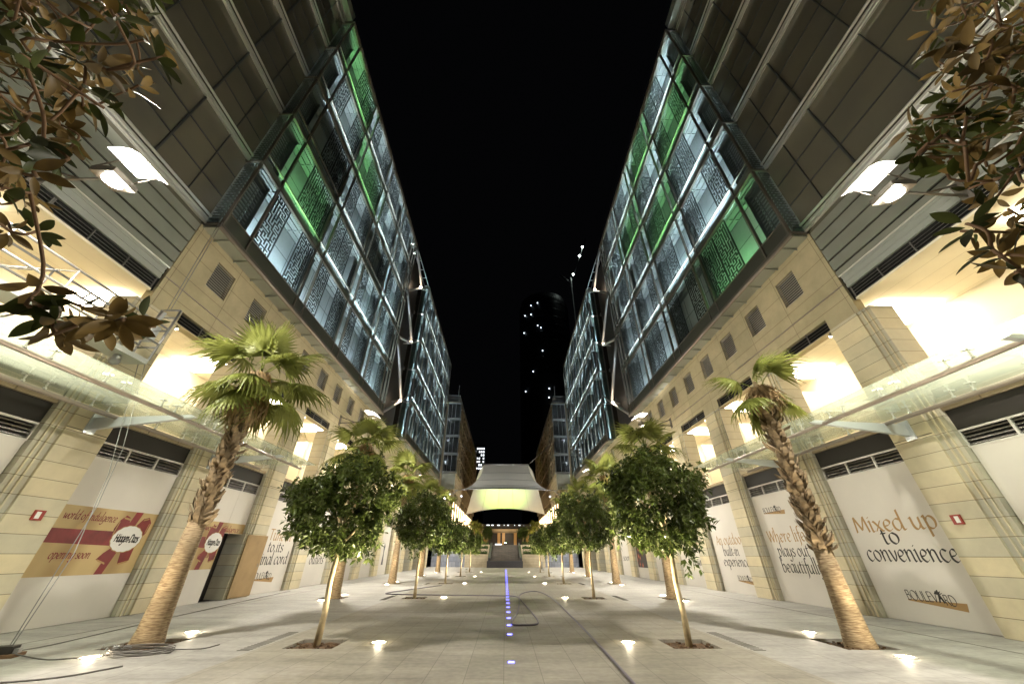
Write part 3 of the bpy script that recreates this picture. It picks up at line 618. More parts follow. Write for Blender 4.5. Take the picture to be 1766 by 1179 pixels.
    nodes = [15.2, 22.3, 30.4]; joints = [12.4, 20.4, 26.4, 33.3]
    for i, z in enumerate(nodes):
        P = Vector((s*11.02, 34.1, z))
        MB().path([(s*11.05, 29.68, joints[i]), P], .13, 10).build('arm', M['rail'], R, True, o3)
        MB().path([(s*13.2, 34.8, z+.3), P], .09, 8).build('arm', M['rail'], R, True, o3)
        MB().path([P+Vector((0, -.15, .25)), (s*11.05, 29.68, joints[i+1])], .15, 10).build('strut', M['rail'], R, True, o3)
        MB().path([P, (s*11.1, 37.3, z+2.2)], .07, 8).build('tie', M['rail'], R, True, o3)
        lp = MB().path([P+Vector((0, -.16, .0)), P+Vector((0, -.28, -.05))], .13, 10).build('lamp', M['bronze'], R, True, o3)
        MB().path([P+Vector((0, -.285, -.05)), P+Vector((0, -.33, -.06))], .12, 10).build('lens', E_['node'], lp, True, o3)
        ld = bpy.data.lights.new('strut_light', 'POINT'); ld.energy = 22; ld.color = (1, .78, .55); ld.shadow_soft_size = .1
        lo = bpy.data.objects.new('strut_light', ld); COL.objects.link(lo); lo.location = (s*10.98, 33.6, z-.15)
# ------------------------------------------------------------------ hoardings with their lettering
HX = WX + .12
def logo(o, s, Yof, u, v, w):
    b = MB(); text_mesh(b, 'BOULEV', s, u, u+w*.60, v+.10*w, w*.105, Yof, HX-.004, nib=.16, thin=.02)
    text_mesh(b, 'RD', s, u+w*.70, u+w*.90, v+.07*w, w*.105, Yof, HX-.004, nib=.16, thin=.02)
    text_mesh(b, '*', s, u+w*.60, u+w*.70, v+.10*w, w*.105, Yof, HX-.004, nib=.22, thin=.03)
    lg = b.build('logo', M['text_black'], o)
    P = lambda a, c: (s*(HX-.003), Yof(u+a*w), v+c*w)
    MB().prism([P(0, .085), P(1.02, .0), P(1.06, .125), P(.0, .11)], (s*.002, 0, 0)).build('wedge', M['text_gold'], lg)
def hoarding(s, k, label, lines=(), lg=None, y0=None, y1=None, zt=3.95):
    a = pier_y(k)+1.52 if y0 is None else y0; c = pier_y(k)+PITCH_Y-.02 if y1 is None else y1
    o = MB().box(s*HX, s*(HX+.06), a, c, .01, zt).build('hoarding_panel', M['hoard'])
    tag(o, label, 'hoarding', 'white hoardings along the shop fronts')
    Yof = (lambda u: c-u) if s > 0 else (lambda u: a+u)
    for txt, u0, u1, v, size, mm in lines:
        b = MB(); text_mesh(b, txt, s, u0, u1, v, size, Yof, HX-.003); b.build('lettering', M[mm], o)
    if lg: logo(o, s, Yof, *lg)
    return o, Yof
hoarding(1, -1, 'blank white hoarding at the far right edge, right of the pier with the red box')
hoarding(1, 0, 'white hoarding reading Mixed up to convenience', [('Mixed up', .26, 2.88, 2.27, .30, 'text_gold'), ('to', 1.05, 1.62, 1.93, .29, 'text_black'), ('convenience', .26, 2.95, 1.48, .29, 'text_black')], (.95, .40, 1.45))
hoarding(1, 1, 'white hoarding reading Where life plays out beautifully', [('Where life', .28, 2.5, 2.12, .29, 'text_gold'), ('plays out', .62, 2.42, 1.60, .27, 'text_black'), ('beautifully', .55, 2.82, 1.04, .28, 'text_black')], (.55, 3.12, 1.30))
hoarding(1, 2, 'white hoarding reading An outdoor built-in experience', [('An outdoor', .40, 2.95, 2.12, .29, 'text_gold'), ('built-in', .85, 2.3, 1.62, .27, 'text_black'), ('experience', .62, 2.9, 1.16, .27, 'text_black')], (1.55, .42, 1.35))
hoarding(1, 3, 'white hoarding reading The walk of the town', [('The walk', .45, 2.9, 2.12, .29, 'text_gold'), ('of the', .85, 2.2, 1.62, .27, 'text_black'), ('town', 1.6, 2.95, 1.1, .27, 'text_black')])
hoarding(1, 4, 'blank white hoarding on the right behind the nearest ficus trunk')
o, Yf = hoarding(1, 5, 'white hoarding on the right with a dark food poster on it')
MB().box(1*(HX-.006), 1*(HX-.002), Yf(3.0), Yf(.15), .75, 2.7).build('poster', M['foodprint'], o)
hoarding(1, 6, 'narrow white hoarding on the right ending in the word soon', [('soon', .5, 2.6, 1.2, .34, 'text_black')])
hoarding(1, 7, 'farthest white hoarding on the right, before the terrace wall')
hoarding(-1, -1, 'blank white hoarding at the far left edge of the arcade')
def ribbon_poster(o, s, Yof, w, z0, z1, umax, bc, br, t1, t2, second='opening soon'):
    h = z1-z0
    pb = MB().box(s*(HX-.005), s*(HX-.002), Yof(0), Yof(umax), z0, z1).build('ribbon_poster', M['goldprint'], o)
    P = lambda u, c, q=.007: (s*(HX-q), Yof(min(u, umax-.004)), z0+c*h)
    rb = MB()
    rb.prism([P(0, .46), P(bc-.2, .43), P(bc-.2, .66), P(0, .66)], (s*.001, 0, 0))
    if bc+.4 < umax: rb.prism([P(bc-.46, 0), P(bc-.22, 0), P(bc+.15, 1), P(bc-.09, 1)], (s*.001, 0, 0))
    rb.build('ribbon', M['maroon'], pb)
    bw = MB()
    for poly in ([(-.10, .55), (-.50, .58), (-.56, .70), (-.50, .84), (-.36, .93), (-.22, .90), (-.12, .74)], [(.05, .60), (.12, .78), (.26, .90), (.44, .93), (.58, .84), (.56, .66), (.40, .52)],
                 [(-.15, .50), (-.50, .32), (-.62, .22), (-.30, .17), (.0, .42)], [(-.02, .44), (.10, .15), (.42, .20), (.40, .42), (.22, .50)]):
        bw.prism([P(bc+a*br/.47, c, .010) for a, c in poly], (s*.001, 0, 0))
    bw.build('bow', M['maroon'], pb)
    if bc+.4 < umax:
        fo = MB()
        for a, c, d, e in ((-.52, .62, -.50, .84), (-.42, .90, -.20, .88), (.28, .89, .46, .92), (.55, .84, .54, .68), (-.60, .23, -.31, .175), (.11, .16, .41, .205)):
            fo.prism([P(bc+a, c, .0115), P(bc+d, e, .0115), P(bc+d*.94, e-.03, .0115), P(bc+a*.94, c-.03, .0115)], (s*.0004, 0, 0))
        fo.build('gold_edge', M['text_gold'], pb)
    n = 90; pts = []
    for i in range(n):
        t = 2*pi*i/n; r = 1+.04*abs(sin(t*8)); pts.append((bc+br*r*cos(t), .55+.205*r*sin(t)))
    MB().prism([P(bc+(a-bc)*1.05, .55+(c-.55)*1.06, .013) for a, c in pts], (s*.001, 0, 0)).build('badge_rim', M['text_gold'], pb)
    MB().prism([P(a, c, .016) for a, c in pts], (s*.001, 0, 0)).build('badge', M['white'], pb)
    b = MB(); text_mesh(b, 'Häagen-Dazs', s, bc-.82*br, bc+.82*br, z0+.50*h, .135, Yof, HX-.018, nib=.26, ang=35, thin=.085, slant=.18)
    b.build('badge_lettering', M['text_black'], pb)
    b = MB(); text_mesh(b, 'world of indulgence', s, t1[0], t1[1], z0+.80*h, .125, Yof, HX-.008, nib=.10, thin=.06, slant=.15)
    text_mesh(b, second, s, t2[0], t2[1], z0+.24*h, .125, Yof, HX-.008, nib=.10, thin=.06, slant=.15)
    b.build('poster_lettering', M['maroon'], pb)
o, Yf = hoarding(-1, 0, 'white hoarding with a gold poster tied with a maroon ribbon, left of the first palm')
ribbon_poster(o, -1, Yf, 3.06, 1.10, 2.74, 3.06, 2.34, .47, (.24, 1.72), (.46, 1.5))
o, Yf = hoarding(-1, 1, 'white hoarding with a gold ribbon poster cut by an open dark doorway', y1=16.75)
ribbon_poster(o, -1, Yf, 3.06, 1.10, 2.74, 1.93, 1.50, .42, (.75, 2.75), (.95, 1.88), 'opening s')
dw = MB().box(-(HX+.0), -(HX+.05), 16.76, 17.95, 2.36, 3.95).build('hoarding_panel', M['hoard']); tag(dw, 'short white board above the dark doorway beside the gold ribbon poster', 'hoarding', 'white hoardings along the shop fronts')
MB().box(-(HX-.005), -(HX-.002), 16.76, 17.94, 2.37, 2.74).build('poster_strip', M['goldprint'], dw)
dr = MB().box(-(HX-.23), -(HX-.275), 17.97, 19.45, .03, 2.36).build('plywood_door', M['ply']); tag(dr, 'plain brown plywood door leaf swung open against a pier', 'door')
MB().path([(-(HX-.29), 19.3, 1.1), (-(HX-.29), 19.3, 1.24)], .012, 6).build('handle', M['rail'], dr)
hoarding(-1, 2, 'white hoarding reading Tune in to its pinal cord', [('Tune in', .55, 2.65, 2.22, .32, 'text_gold'), ('to its', .75, 2.15, 1.72, .30, 'text_black'), ('pinal cord', .15, 2.85, 1.18, .32, 'text_black')], (.25, .42, 1.7))
hoarding(-1, 3, 'white hoarding reading retail outlets, behind the nearest left ficus', [('retail', .5, 2.2, 1.66, .30, 'text_black'), ('outlets', .8, 2.7, 1.12, .30, 'text_black')])
hoarding(-1, 4, 'blank white hoarding on the left, beyond the word outlets')
hoarding(-1, 5, 'white hoarding on the left with a small line of lettering beside a palm', [('one', .9, 2.1, 1.3, .28, 'text_black')])
o, Yf = hoarding(-1, 6, 'white hoarding on the left with a dark figure printed on it')
bf = MB(); bf.prism([(-(HX-.006), Yf(1.3), .8), (-(HX-.006), Yf(1.9), .8), (-(HX-.006), Yf(1.75), 1.8), (-(HX-.006), Yf(1.9), 2.3), (-(HX-.006), Yf(1.6), 2.6), (-(HX-.006), Yf(1.4), 2.2), (-(HX-.006), Yf(1.5), 1.7)], (.001, 0, 0)); bf.build('figure_print', M['dark_stone'], o)
hoarding(-1, 7, 'farthest white hoarding on the left, before the terrace wall')
# red call boxes on the first piers
for s in (-1, 1):
    y = 9.72; o = MB().box(s*(WX-.13), s*(WX-.082), y-.11, y+.11, 2.30, 2.52).build('alarm_box', M['red'])
    tag(o, f'small red alarm box on the stone pier at the {SIDE[s]}', 'alarm box')
    MB().box(s*(WX-.138), s*(WX-.131), y-.075, y+.02, 2.335, 2.485).build('white_plate', M['white'], o)
# ------------------------------------------------------------------ glass canopies
def fitting_mesh():
    b = MB(); b.path([(0, 0, -.13), (0, 0, .03)], .02, 6); b.path([(-.08, -.05, .03), (.08, .05, .03)], .018, 6); b.path([(-.08, .05, .03), (.08, -.05, .03)], .018, 6)
    b.path([(0, 0, -.15), (0, 0, -.11)], .04, 6); return b.mesh('fitting', M['silver'])
FIT = fitting_mesh()
for s in (-1, 1):
    C = thing('glass_canopy', f'greenish glass canopy on white steel brackets above the {SIDE[s]} hoardings', 'canopy', (s*WX, 5, 5), 'glass canopies')
    org = (s*WX, 5, 5); y = -3.15; Z = 5.10
    while y < 16.2:
        MB().box(s*8.75, s*(WX-.15), y+.012, y+1.518, Z, Z+.022).build('glass_pane', M['canopy'], C, origin=org)
        for xx in (9.17, 11.0):
            for q in (.22, 1.31): inst('fitting', FIT, C, (s*xx-org[0], y+q-org[1], Z-.02-org[2]))
        y += 1.53
    for xx in (9.17, 11.0):
        MB().path([(s*xx, -3.2, 4.87), (s*xx, 16.3, 4.87)], .055, 12).build('rail', M['pipe'], C, True, org)
    for k in range(-2, 2):
        yy = pier_y(k)+.95
        b = MB(); b.prism([(s*(WX-.09), yy-.05, 4.52), (s*(WX-.09), yy-.05, 4.86), (s*8.95, yy-.05, 4.97), (s*8.80, yy-.05, 4.90)], (0, .10, 0))
        b.box(s*(WX-.12), s*(WX-.085), yy-.14, yy+.14, 4.42, 4.95); b.build('bracket', M['white_metal'], C, origin=org)
        MB().path([(s*(WX-.1), yy, 5.9), (s*9.6, yy, 5.13)], .014, 6).build('tie_rod', M['silver'], C, origin=org)
        MB().prism([(s*(WX-.085), yy-.06, 5.75), (s*(WX-.085), yy+.06, 5.75), (s*(WX-.085), yy, 6.2)], (s*-.12, 0, -.05)).build('anchor_plate', M['silver'], C, origin=org)
# ------------------------------------------------------------------ flood lamps with their reflector panels
def light(kind, name, loc, energy, col, size=.1, target=None, spot=None, blend=.5, parent=None, org=(0, 0, 0)):
    d = bpy.data.lights.new(name, kind); d.energy = energy; d.color = col
    if kind != 'AREA': d.shadow_soft_size = size
    if spot: d.spot_size = radians(spot); d.spot_blend = blend
    o = bpy.data.objects.new(name, d); COL.objects.link(o); o.location = Vector(loc) - Vector(org)
    if target is not None: o.rotation_euler = (Vector(target)-Vector(loc)).to_track_quat('-Z', 'Y').to_euler()
    if parent: o.parent = parent
    return o
FLOOD_Y = [5.35, 23.7, 42.1, 60.5]
FLOOD_E = 3250
for s in (-1, 1):
    for i, y in enumerate(FLOOD_Y):
        org = (s*WX, y, 9.6)
        T = thing('flood_lamp', f'{ORD[i]} wall flood lamp with a white reflector panel on the {SIDE[s]} facade', 'flood lamp', org, 'wall flood lamps')
        MB().box(s*(WX-.03), s*(WX-.0), y-.12, y+.12, 9.25, 9.95).build('wall_plate', M['bronze'], T, origin=org)
        a = MB(); a.path([(s*WX, y, 9.40), (s*9.95, y, 9.50)], .035, 8); a.path([(s*WX, y, 9.85), (s*10.6, y, 9.48)], .025, 8); a.path([(s*9.95, y-.28, 9.62), (s*9.2, y-.30, 9.98)], .018, 6); a.path([(s*9.95, y+.28, 9.62), (s*9.2, y+.30, 9.98)], .018, 6)
        a.build('arm', M['bronze'], T, True, org)
        hd = MB().prism([(s*10.05, y-.30, 9.42), (s*9.45, y-.30, 9.36), (s*9.45, y-.30, 9.52), (s*9.95, y-.30, 9.62), (s*10.08, y-.30, 9.55)], (0, .60, 0)).build('lamp_head', M['bronze'], T, origin=org)
        n = 20; MB().prism([(s*(9.75+.20*cos(2*pi*q/n)), y+.20*sin(2*pi*q/n), 9.365+.02*cos(2*pi*q/n)) for q in range(n)], (0, 0, .02)).build('lens', E_['flood'], hd, origin=org)
        rf = MB()
        prof = [(9.95, 10.16), (9.62, 10.17), (9.3, 10.08), (8.98, 9.88)]
        for (xa, za), (xb, zb) in zip(prof, prof[1:]):
            rf.prism([(s*xa, y-.42, za), (s*xb, y-.42, zb), (s*xb, y-.42, zb+.025), (s*xa, y-.42, za+.025)], (0, .84, 0))
        rf.build('reflector', M['white'], T, origin=org)
        light('SPOT', 'flood_light', (s*9.72, y, 9.30), FLOOD_E*(1 if i == 0 else .9), (1, .93, .80), .2, (s*1.0, y, 0), 172, .7, T, org)
        light('SPOT', 'reflector_light', (s*9.6, y, 9.66), 260, (1, .95, .86), .05, (s*9.45, y, 10.2), 125, .3, T, org)
# ------------------------------------------------------------------ in-ground uplights and blue markers
def uplight_meshes():
    b = MB(); n = 20
    for i in range(n):
        a, c = 2*pi*i/n, 2*pi*(i+1)/n
        b.quad((.17*cos(a), .17*sin(a), .012), (.17*cos(c), .17*sin(c), .012), (.13*cos(c), .13*sin(c), .014), (.13*cos(a), .13*sin(a), .014))
        b.quad((.17*cos(a), .17*sin(a), .001), (.17*cos(c), .17*sin(c), .001), (.17*cos(c), .17*sin(c), .012), (.17*cos(a), .17*sin(a), .012))
    ring = b.mesh('rim', M['silver']); d = MB(); d.v = [(.13*cos(2*pi*i/n), .13*sin(2*pi*i/n), .010) for i in range(n)]; d.f = [tuple(range(n))]
    return ring, d.mesh('lens', E_['up'])
RING, LENS = uplight_meshes()
def uplight(x, y, label, target, e, spot=70):
    T = thing('ground_uplight', label, 'uplight', (x, y, 0), 'in-ground uplights'); inst('rim', RING, T); inst('lens', LENS, T)
    light('POINT', 'uplight_spill', (x, y, .10), 5, (1, .84, .58), .05, None, None, .5, T, (x, y, 0)); light('SPOT', 'uplight_beam', (x, y, .05), e, (1, .85, .60), .09, target, spot, .7, T, (x, y, 0))
for s in (-1, 1):
    for i, y in enumerate(YT):
        if i == 0: continue
        uplight(s*PALM_X, y-1.15, f'glowing uplight in the paving just before the {ORD[i-1]} palm on the {SIDE[s]}', (s*PALM_X, y, 3.2), 95)
        uplight(s*PALM_X, y+1.25, f'glowing uplight in the paving just behind the {ORD[i-1]} palm on the {SIDE[s]}', (s*PALM_X, y, 3.2), 95)
        uplight(s*2.68, y+.1, f'glowing uplight on the street side of the {ORD[i-1]} ficus of the {SIDE[s]} row', (s*3.5, y-.25, 2.7), 800, 110)
led = MB().box(-.055, .055, -.03, .03, .001, .012).mesh('led_marker', E_['blue'])
y = 8.12; ys = []
while y < 54: ys.append(y); y += 1.26
ys.remove(ys[1]); 
for q in ys:
    o = inst('led_marker', led, None, (.13, q, 0)); tag(o, 'small blue light set flush in the centre line of the paving', 'light marker', 'blue centre line lights')
# ------------------------------------------------------------------ trees
def ficus_crown(seed, n_twigs, leaf=.145):
    r = random.Random(seed); b = MB()
    for k in range(n_twigs):
        while True:
            p = Vector((r.uniform(-1, 1), r.uniform(-1, 1), r.uniform(-1, 1)))
            if .12 < p.length < 1: break
        rad = p.length; d = p.normalized(); lump = 1 + .16*sin(3.1*d.x+seed)*cos(2.7*d.y+1.3*seed) + .13*sin(5*d.z+4*d.x+seed) + .08*sin(9*d.y+7*d.z) + (r.uniform(.05, .28) if r.random() < .05 else 0)
        rr = rad**.42*lump
        c = Vector((d.x*1.16*rr, d.y*1.16*rr, d.z*(1.02 if d.z > 0 else .95)*rr))
        ax = (d + Vector((r.gauss(0, .45), r.gauss(0, .45), r.gauss(.1, .45)))).normalized(); L = r.uniform(.16, .34)
        e1 = ax.orthogonal().normalized(); e2 = ax.cross(e1)
        for q in range(r.randint(10, 15)):
            t = r.uniform(-.3, 1); ph = q*2.4+r.uniform(-.3, .3); ld = (ax*r.uniform(.2, .9) + (e1*cos(ph)+e2*sin(ph))).normalized()
            ld = (ld + Vector((0, 0, -.25))).normalized()
            o = c + ax*L*t; ln = leaf*r.uniform(.7, 1.25); sd = ld.cross(Vector((r.gauss(0, .5), r.gauss(0, .5), 1))).normalized()*ln*.24; up = sd.cross(ld).normalized()*ln*.08
            b.quad(o, o+ld*ln*.5+sd+up, o+ld*ln, o+ld*ln*.5-sd+up)
    return b
def wob(pts, r): return pts
CROWN = [ficus_crown(3, 900).mesh('crown', M['leaf']), ficus_crown(9, 900).mesh('crown', M['leaf'])]
tk = MB(); tk.path([(0, 0, -.1), (.01, .02, .5), (-.02, .01, 1.1), (.02, 0, 1.75), (.0, .02, 2.4), (0, 0, 2.9)], [.075, .062, .055, .05, .04, .02], 10)
for a in range(7): tk.path([(0, 0, 1.75+.1*a), (.4*cos(a*2.4), .4*sin(a*2.4), 2.2+.13*a), (.8*cos(a*2.4+.3), .8*sin(a*2.4+.3), 2.5+.16*a)], [.03, .02, .008], 6)
TRUNK = tk.mesh('trunk', M['twig'], True)
ft = 0
for s in (-1, 1):
    for i, y in enumerate(YT):
        if i == 0: continue
        T = thing('ficus_tree', f'{ORD[i-1]} round-crowned ficus of the {SIDE[s]} row, thin pale trunk in a square pit', 'tree', (s*TREE_X, y, 0), 'clipped ficus trees', 0)
        inst('trunk', TRUNK, T, (0, 0, 0), ft*1.1); c = inst('crown', CROWN[ft % 2], T, (-.16 if i == 1 else 0, 0, (2.58 if s < 0 else 2.74) if i == 1 else 2.74 if i != 2 else 2.95), ft*1.7)
        k = .96 if i == 1 else random.uniform(.94, 1.06); c.scale = (k, k, k*(1.0 if s < 0 or i > 1 else 1.05)); ft += 1
def frond_mesh(seed, L=1.15, droop=.55):
    """fan leaf: petiole along +x, blade of folded segments whose tips hang"""
    r = random.Random(seed); b = MB(); pet = r.uniform(.85, 1.1)
    b.path([(0, 0, 0), (pet*.5, 0, .06), (pet, 0, .02)], [.028, .02, .014], 5)
    n = 30; span = radians(215)
    for i in range(n):
        a = -span/2 + span*i/(n-1); ln = L*(.72+.28*cos(a*.55))*r.uniform(.9, 1.06); w = .048*L
        prev = None; dirx = Vector((cos(a), sin(a), 0))
        for q in range(6):
            t = q/5; x = pet + dirx.x*ln*t; y = dirx.y*ln*t*(1-.15*t); z = .02 - droop*ln*(t**2.2)*(.35+.45*r.random()*t) - .10*abs(dirx.y)*t
            ww = w*(.25+1.25*t if t < .6 else max(.03, 1.0*(1-t)/.4)); sd = Vector((-dirx.y, dirx.x, 0))*ww; c = Vector((x, y, z))
            row = (c-sd+Vector((0, 0, .018*(1-t))), c+Vector((0, 0, -.012)), c+sd+Vector((0, 0, .018*(1-t))))
            if prev: b.quad(prev[0], row[0], row[1], prev[1]); b.quad(prev[1], row[1], row[2], prev[2])
            prev = row
    return b.mesh('frond', M['palm'])
FR = [frond_mesh(1), frond_mesh(2, 1.2, .8), frond_mesh(3, 1.05, .35), frond_mesh(4, 1.1, 1.0)]
def palm_trunk(h, smooth_h, r0, seed):
    b = MB(); b.path([(0, 0, -.12), (0, 0, .02), (0, 0, .25), (0, 0, smooth_h*.6), (0, 0, smooth_h)], [r0*1.18, r0*1.15, r0*1.0, r0*.80, r0*.72], 20)
    lo = b.mesh('trunk', M['bark'], True)
    r = random.Random(seed); b = MB(); b.path([(0, 0, smooth_h-.15), (0, 0, (h+smooth_h)/2), (0, 0, h)], [r0*.66, r0*.58, r0*.48], 14)
    z = smooth_h-.1; k = 0
    while z < h:
        for q in range(6):
            a = k*.9 + q*pi/3 + r.uniform(-.2, .2); R = r0*(.66-.14*(z-smooth_h)/(h-smooth_h)); w = r.uniform(.06, .10); ln = r.uniform(.14, .30); out = r.uniform(.06, .20)*(1.5 if r.random() < .15 else 1)
            n = Vector((cos(a), sin(a), 0)); t = Vector((-sin(a), cos(a), 0)); p = n*R*.9 + Vector((0, 0, z))
            tip = p + n*out + Vector((0, 0, ln)); m = p + n*out*.75 + Vector((0, 0, ln*.45))
            b.quad(p-t*w, p+t*w, m+t*w*.8, m-t*w*.8); b.quad(m-t*w*.8, m+t*w*.8, tip+t*w*.35, tip-t*w*.35)
            b.quad(p-t*w-n*.02, m-t*w*.8-n*.03, tip-t*w*.35-n*.02, p-n*.03); b.quad(p+t*w-n*.02, m+t*w*.8-n*.03, tip+t*w*.35-n*.02, p-n*.03)
        z += .105; k += 1
    return lo, b.mesh('leaf_bases', M['boots'])
def skirt_mesh(seed, L, R):
    r = random.Random(seed); b = MB()
    for k in range(420):
        a = r.uniform(0, 2*pi); n = Vector((cos(a), sin(a), 0)); t = Vector((-sin(a), cos(a), 0)); z0 = r.uniform(-.25, .1); ln = L*r.uniform(.5, 1.05); o = R*r.uniform(.6, 1.1)
        p = n*o*.7 + Vector((0, 0, z0)); q = n*o*r.uniform(.9, 1.5) + Vector((0, 0, z0-ln*.6)) + t*r.uniform(-.12, .12); e = n*o*r.uniform(.7, 1.5) + Vector((0, 0, z0-ln)) + t*r.uniform(-.2, .2); w = r.uniform(.010, .028)
        b.quad(p-t*w, p+t*w, q+t*w, q-t*w); b.quad(q-t*w, q+t*w, e+t*w*.2, e-t*w*.2)
    return b.mesh('dead_skirt', M['deadpalm'])
def palm(s, i, y, h, smooth_h, r0, nf, spread, skirt, seed, lab):
    T = thing('palm_tree', lab, 'palm tree', (s*PALM_X, y, 0), 'fan palms along the facades')
    lo, bo = palm_trunk(h, smooth_h, r0, seed); inst('trunk', lo, T); inst('leaf_bases', bo, T)
    r = random.Random(seed)
    if skirt: inst('dead_skirt', skirt_mesh(seed, skirt, .40), T, (0, 0, h+.05))
    for k in range(nf):
        f = inst('frond', FR[r.randrange(4)], T, (0, 0, h)); u = k/(nf-1)
        el = radians(80-150*u + r.uniform(-10, 10)); az = k*2.399 + r.uniform(-.3, .3)
        f.rotation_euler = (0, -el, az); q = spread*r.uniform(.85, 1.08); f.scale = (q, q, q)
palm(-1, 1, 9.62, 6.15, 2.3, .26, 17, 1.0, 1.5, 5, 'leafy fan palm with a dead brown skirt, left of the nearest left ficus')
palm(1, 1, 9.42, 5.75, 1.8, .25, 7, .82, .7, 12, 'sparse fan palm with few fronds, in front of the Where life hoarding')
for s in (-1, 1):
    for i in range(2, 6):
        palm(s, i, YT[i], 6.5 + (.2 if i % 2 else 0), 2.8, .26, 20 if i < 4 else 16, 1.02, 1.0, 20+i*3+s, f'{ORD[i-1]} fan palm from the camera along the {SIDE[s]} facade')
# magnolias standing beside the camera; only their overhanging branches enter the view
MAGS = {-1: [p for i, p in enumerate(MAGL) if i % 7 != 3 or p[2] > 3], 1: MAGR[:-7] + MAGR[-5:]}
def mag_leaf(b, o, d, up, ln, w, curl):
    sd = d.cross(up).normalized(); n = sd.cross(d).normalized(); prev = None
    for t, k in ((0, .05), (.12, .45), (.28, .85), (.48, 1.0), (.66, .9), (.82, .62), (.93, .30), (1, .02)):
        c = o + d*ln*t + n*(-curl*ln*t*t); row = (c - sd*w*k + n*w*k*.30, c, c + sd*w*k + n*w*k*.30)
        i = len(b.v); b.v += [tuple(q) for q in row]
        if prev is not None: b.f += [(prev, i, i+1, prev+1), (prev+1, i+1, i+2, prev+2)]
        prev = i
def magnolia(s):
    r = random.Random(40+s); bx, by = s*3.7, -.1
    T = thing('magnolia_tree', f'brown-backed magnolia leaves overhanging from the {SIDE[s]} edge close to the camera', 'tree', (bx, by, 0)); org = (bx, by, 0)
    pts = [Vector(p) for p in MAGS[s]]
    pts += [p + Vector((s*r.uniform(-.02, .16), r.uniform(-.16, .10), r.uniform(-.10, .12))) for p in pts if p.z > 2.6 and r.random() < .6]
    for k in range(110):       # the rest of the crown, beside and behind the camera
        a = r.uniform(0, 2*pi); p = Vector((bx + r.uniform(.2, 1.7)*cos(a), by - .2 - r.uniform(0, 1.7), r.uniform(2.2, 4.8))); pts.append(p)
    tw = MB(); tw.path([(bx, by, -.1), (bx+.02, by, 1.2), (bx, by+.03, 2.4), (bx, by, 4.4)], [.11, .09, .07, .02], 10)
    br = MB(); b = MB()
    done = [Vector((bx, by, z)) for z in (1.7, 2.3, 2.9, 3.5, 4.2)]; nT = len(done)
    for p in sorted(pts, key=lambda q: hypot(q.x-bx, q.y-by)):
        root = min(done, key=lambda q: (q-p).length*(1 if q.z < p.z+.15 else 1.3)); done.append(p)
        mid = root.lerp(p, .5) + Vector((r.uniform(-.06, .06), r.uniform(-.06, .06), r.uniform(-.07, .05))); w = .012 if (p-root).length > .5 else .006
        br.path(smooth([root, mid, p], 3), w*.75, 5)
        ax = ((p-mid).normalized() + Vector((r.gauss(0, .2), r.gauss(0, .2), r.gauss(.1, .2)))).normalized(); e1 = ax.orthogonal().normalized(); e2 = ax.cross(e1); ph0 = r.uniform(0, 6)
        for q in range(r.randint(6, 8)):
            ph = ph0 + q*2.4; d = (ax*r.uniform(.25, .8) + e1*cos(ph) + e2*sin(ph)).normalized(); d = (d + Vector((0, 0, -.15))).normalized()
            ln = r.uniform(.06, .105)*(.78 if p.z < 3 else 1); mag_leaf(b, p - ax*.05*r.random() + d*.012, d, (ax + Vector((r.gauss(0, .3), r.gauss(0, .3), r.gauss(0, .3)))).normalized(), ln, ln*r.uniform(.17, .22), r.uniform(-.05, .30))
    tw.build('trunk', M['twig'], T, True, org); br.build('branches', M['branch'], T, True, org); b.build('crown', M['mag'], T, True, org)
magnolia(-1); magnolia(1)
# ------------------------------------------------------------------ hoses, cables and the junction box on the paving
def line(name, pts, r, m, label, cat): return tag(MB().path(smooth(pts), r, 7).build(name, M[m], None, True), label, cat)
z = .022
line('garden_hose', [(-3.9, 26.2, z), (-5.3, 22.4, z), (-5.75, 20.9, z), (-5.2, 20.3, z), (-2.5, 19.9, z), (0, 19.6, z), (.55, 19.2, z), (.6, 17.4, z), (.42, 14.2, z), (.2, 12.1, z), (.5, 11.8, z), (.92, 12.1, z), (.9, 14, z), (.7, 17.5, z), (.66, 19.5, z), (1.0, 21.3, z), (1.6, 22.0, z), (1.95, 20.3, z), (2.08, 17.5, z), (2.05, 13.5, z), (1.98, 9.6, z), (1.9, 7.0, z), (1.8, 4.0, z)], .021, 'hose', 'long dark hose looping beside the blue centre lights', 'hose')
coil = [(-6.85+.46*(1+.03*k % .2)*cos(k*.5), 8.75+.36*sin(k*.5)*(1+.02*(k % 5)), .012+.0018*k) for k in range(50)]
line('cable_coil', [(-7.5, 9.0, .02), (-7.3, 8.75, .015)] + coil + [(-6.0, 9.1, .015), (-5.9, 9.5, .012)], .009, 'cable', 'grey cable coil lying at the foot of the first left palm', 'cable')
line('power_cable', [(-8.95, 8.5, .05), (-8.3, 8.35, .012), (-7.9, 8.3, .012), (-7.4, 8.6, .012), (-7.1, 8.8, .012)], .010, 'cable', 'thin cable running from the junction box towards the palm pit', 'cable')
line('power_cable', [(-9.1, 8.7, .05), (-9.3, 9.6, .012), (-9.6, 11.5, .012), (-9.9, 13.5, .012), (-10.4, 17, .012), (-11.0, 22, .012)], .010, 'cable', 'thin cable running from the junction box along the hoardings', 'cable')
line('power_cable', [(-9.6, 6.4, .012), (-8.4, 6.75, .012), (-7.4, 6.95, .012), (-6.7, 7.25, .012), (-6.35, 7.85, .012)], .011, 'cable', 'loose dark cable end on the paving at the bottom left', 'cable')
line('power_cable', [(-9.1, 8.3, .05), (-9.6, 8.5, .012), (-10.2, 8.2, .012), (-11.0, 8.6, .012)], .010, 'cable', 'short cable leading left out of the junction box', 'cable')
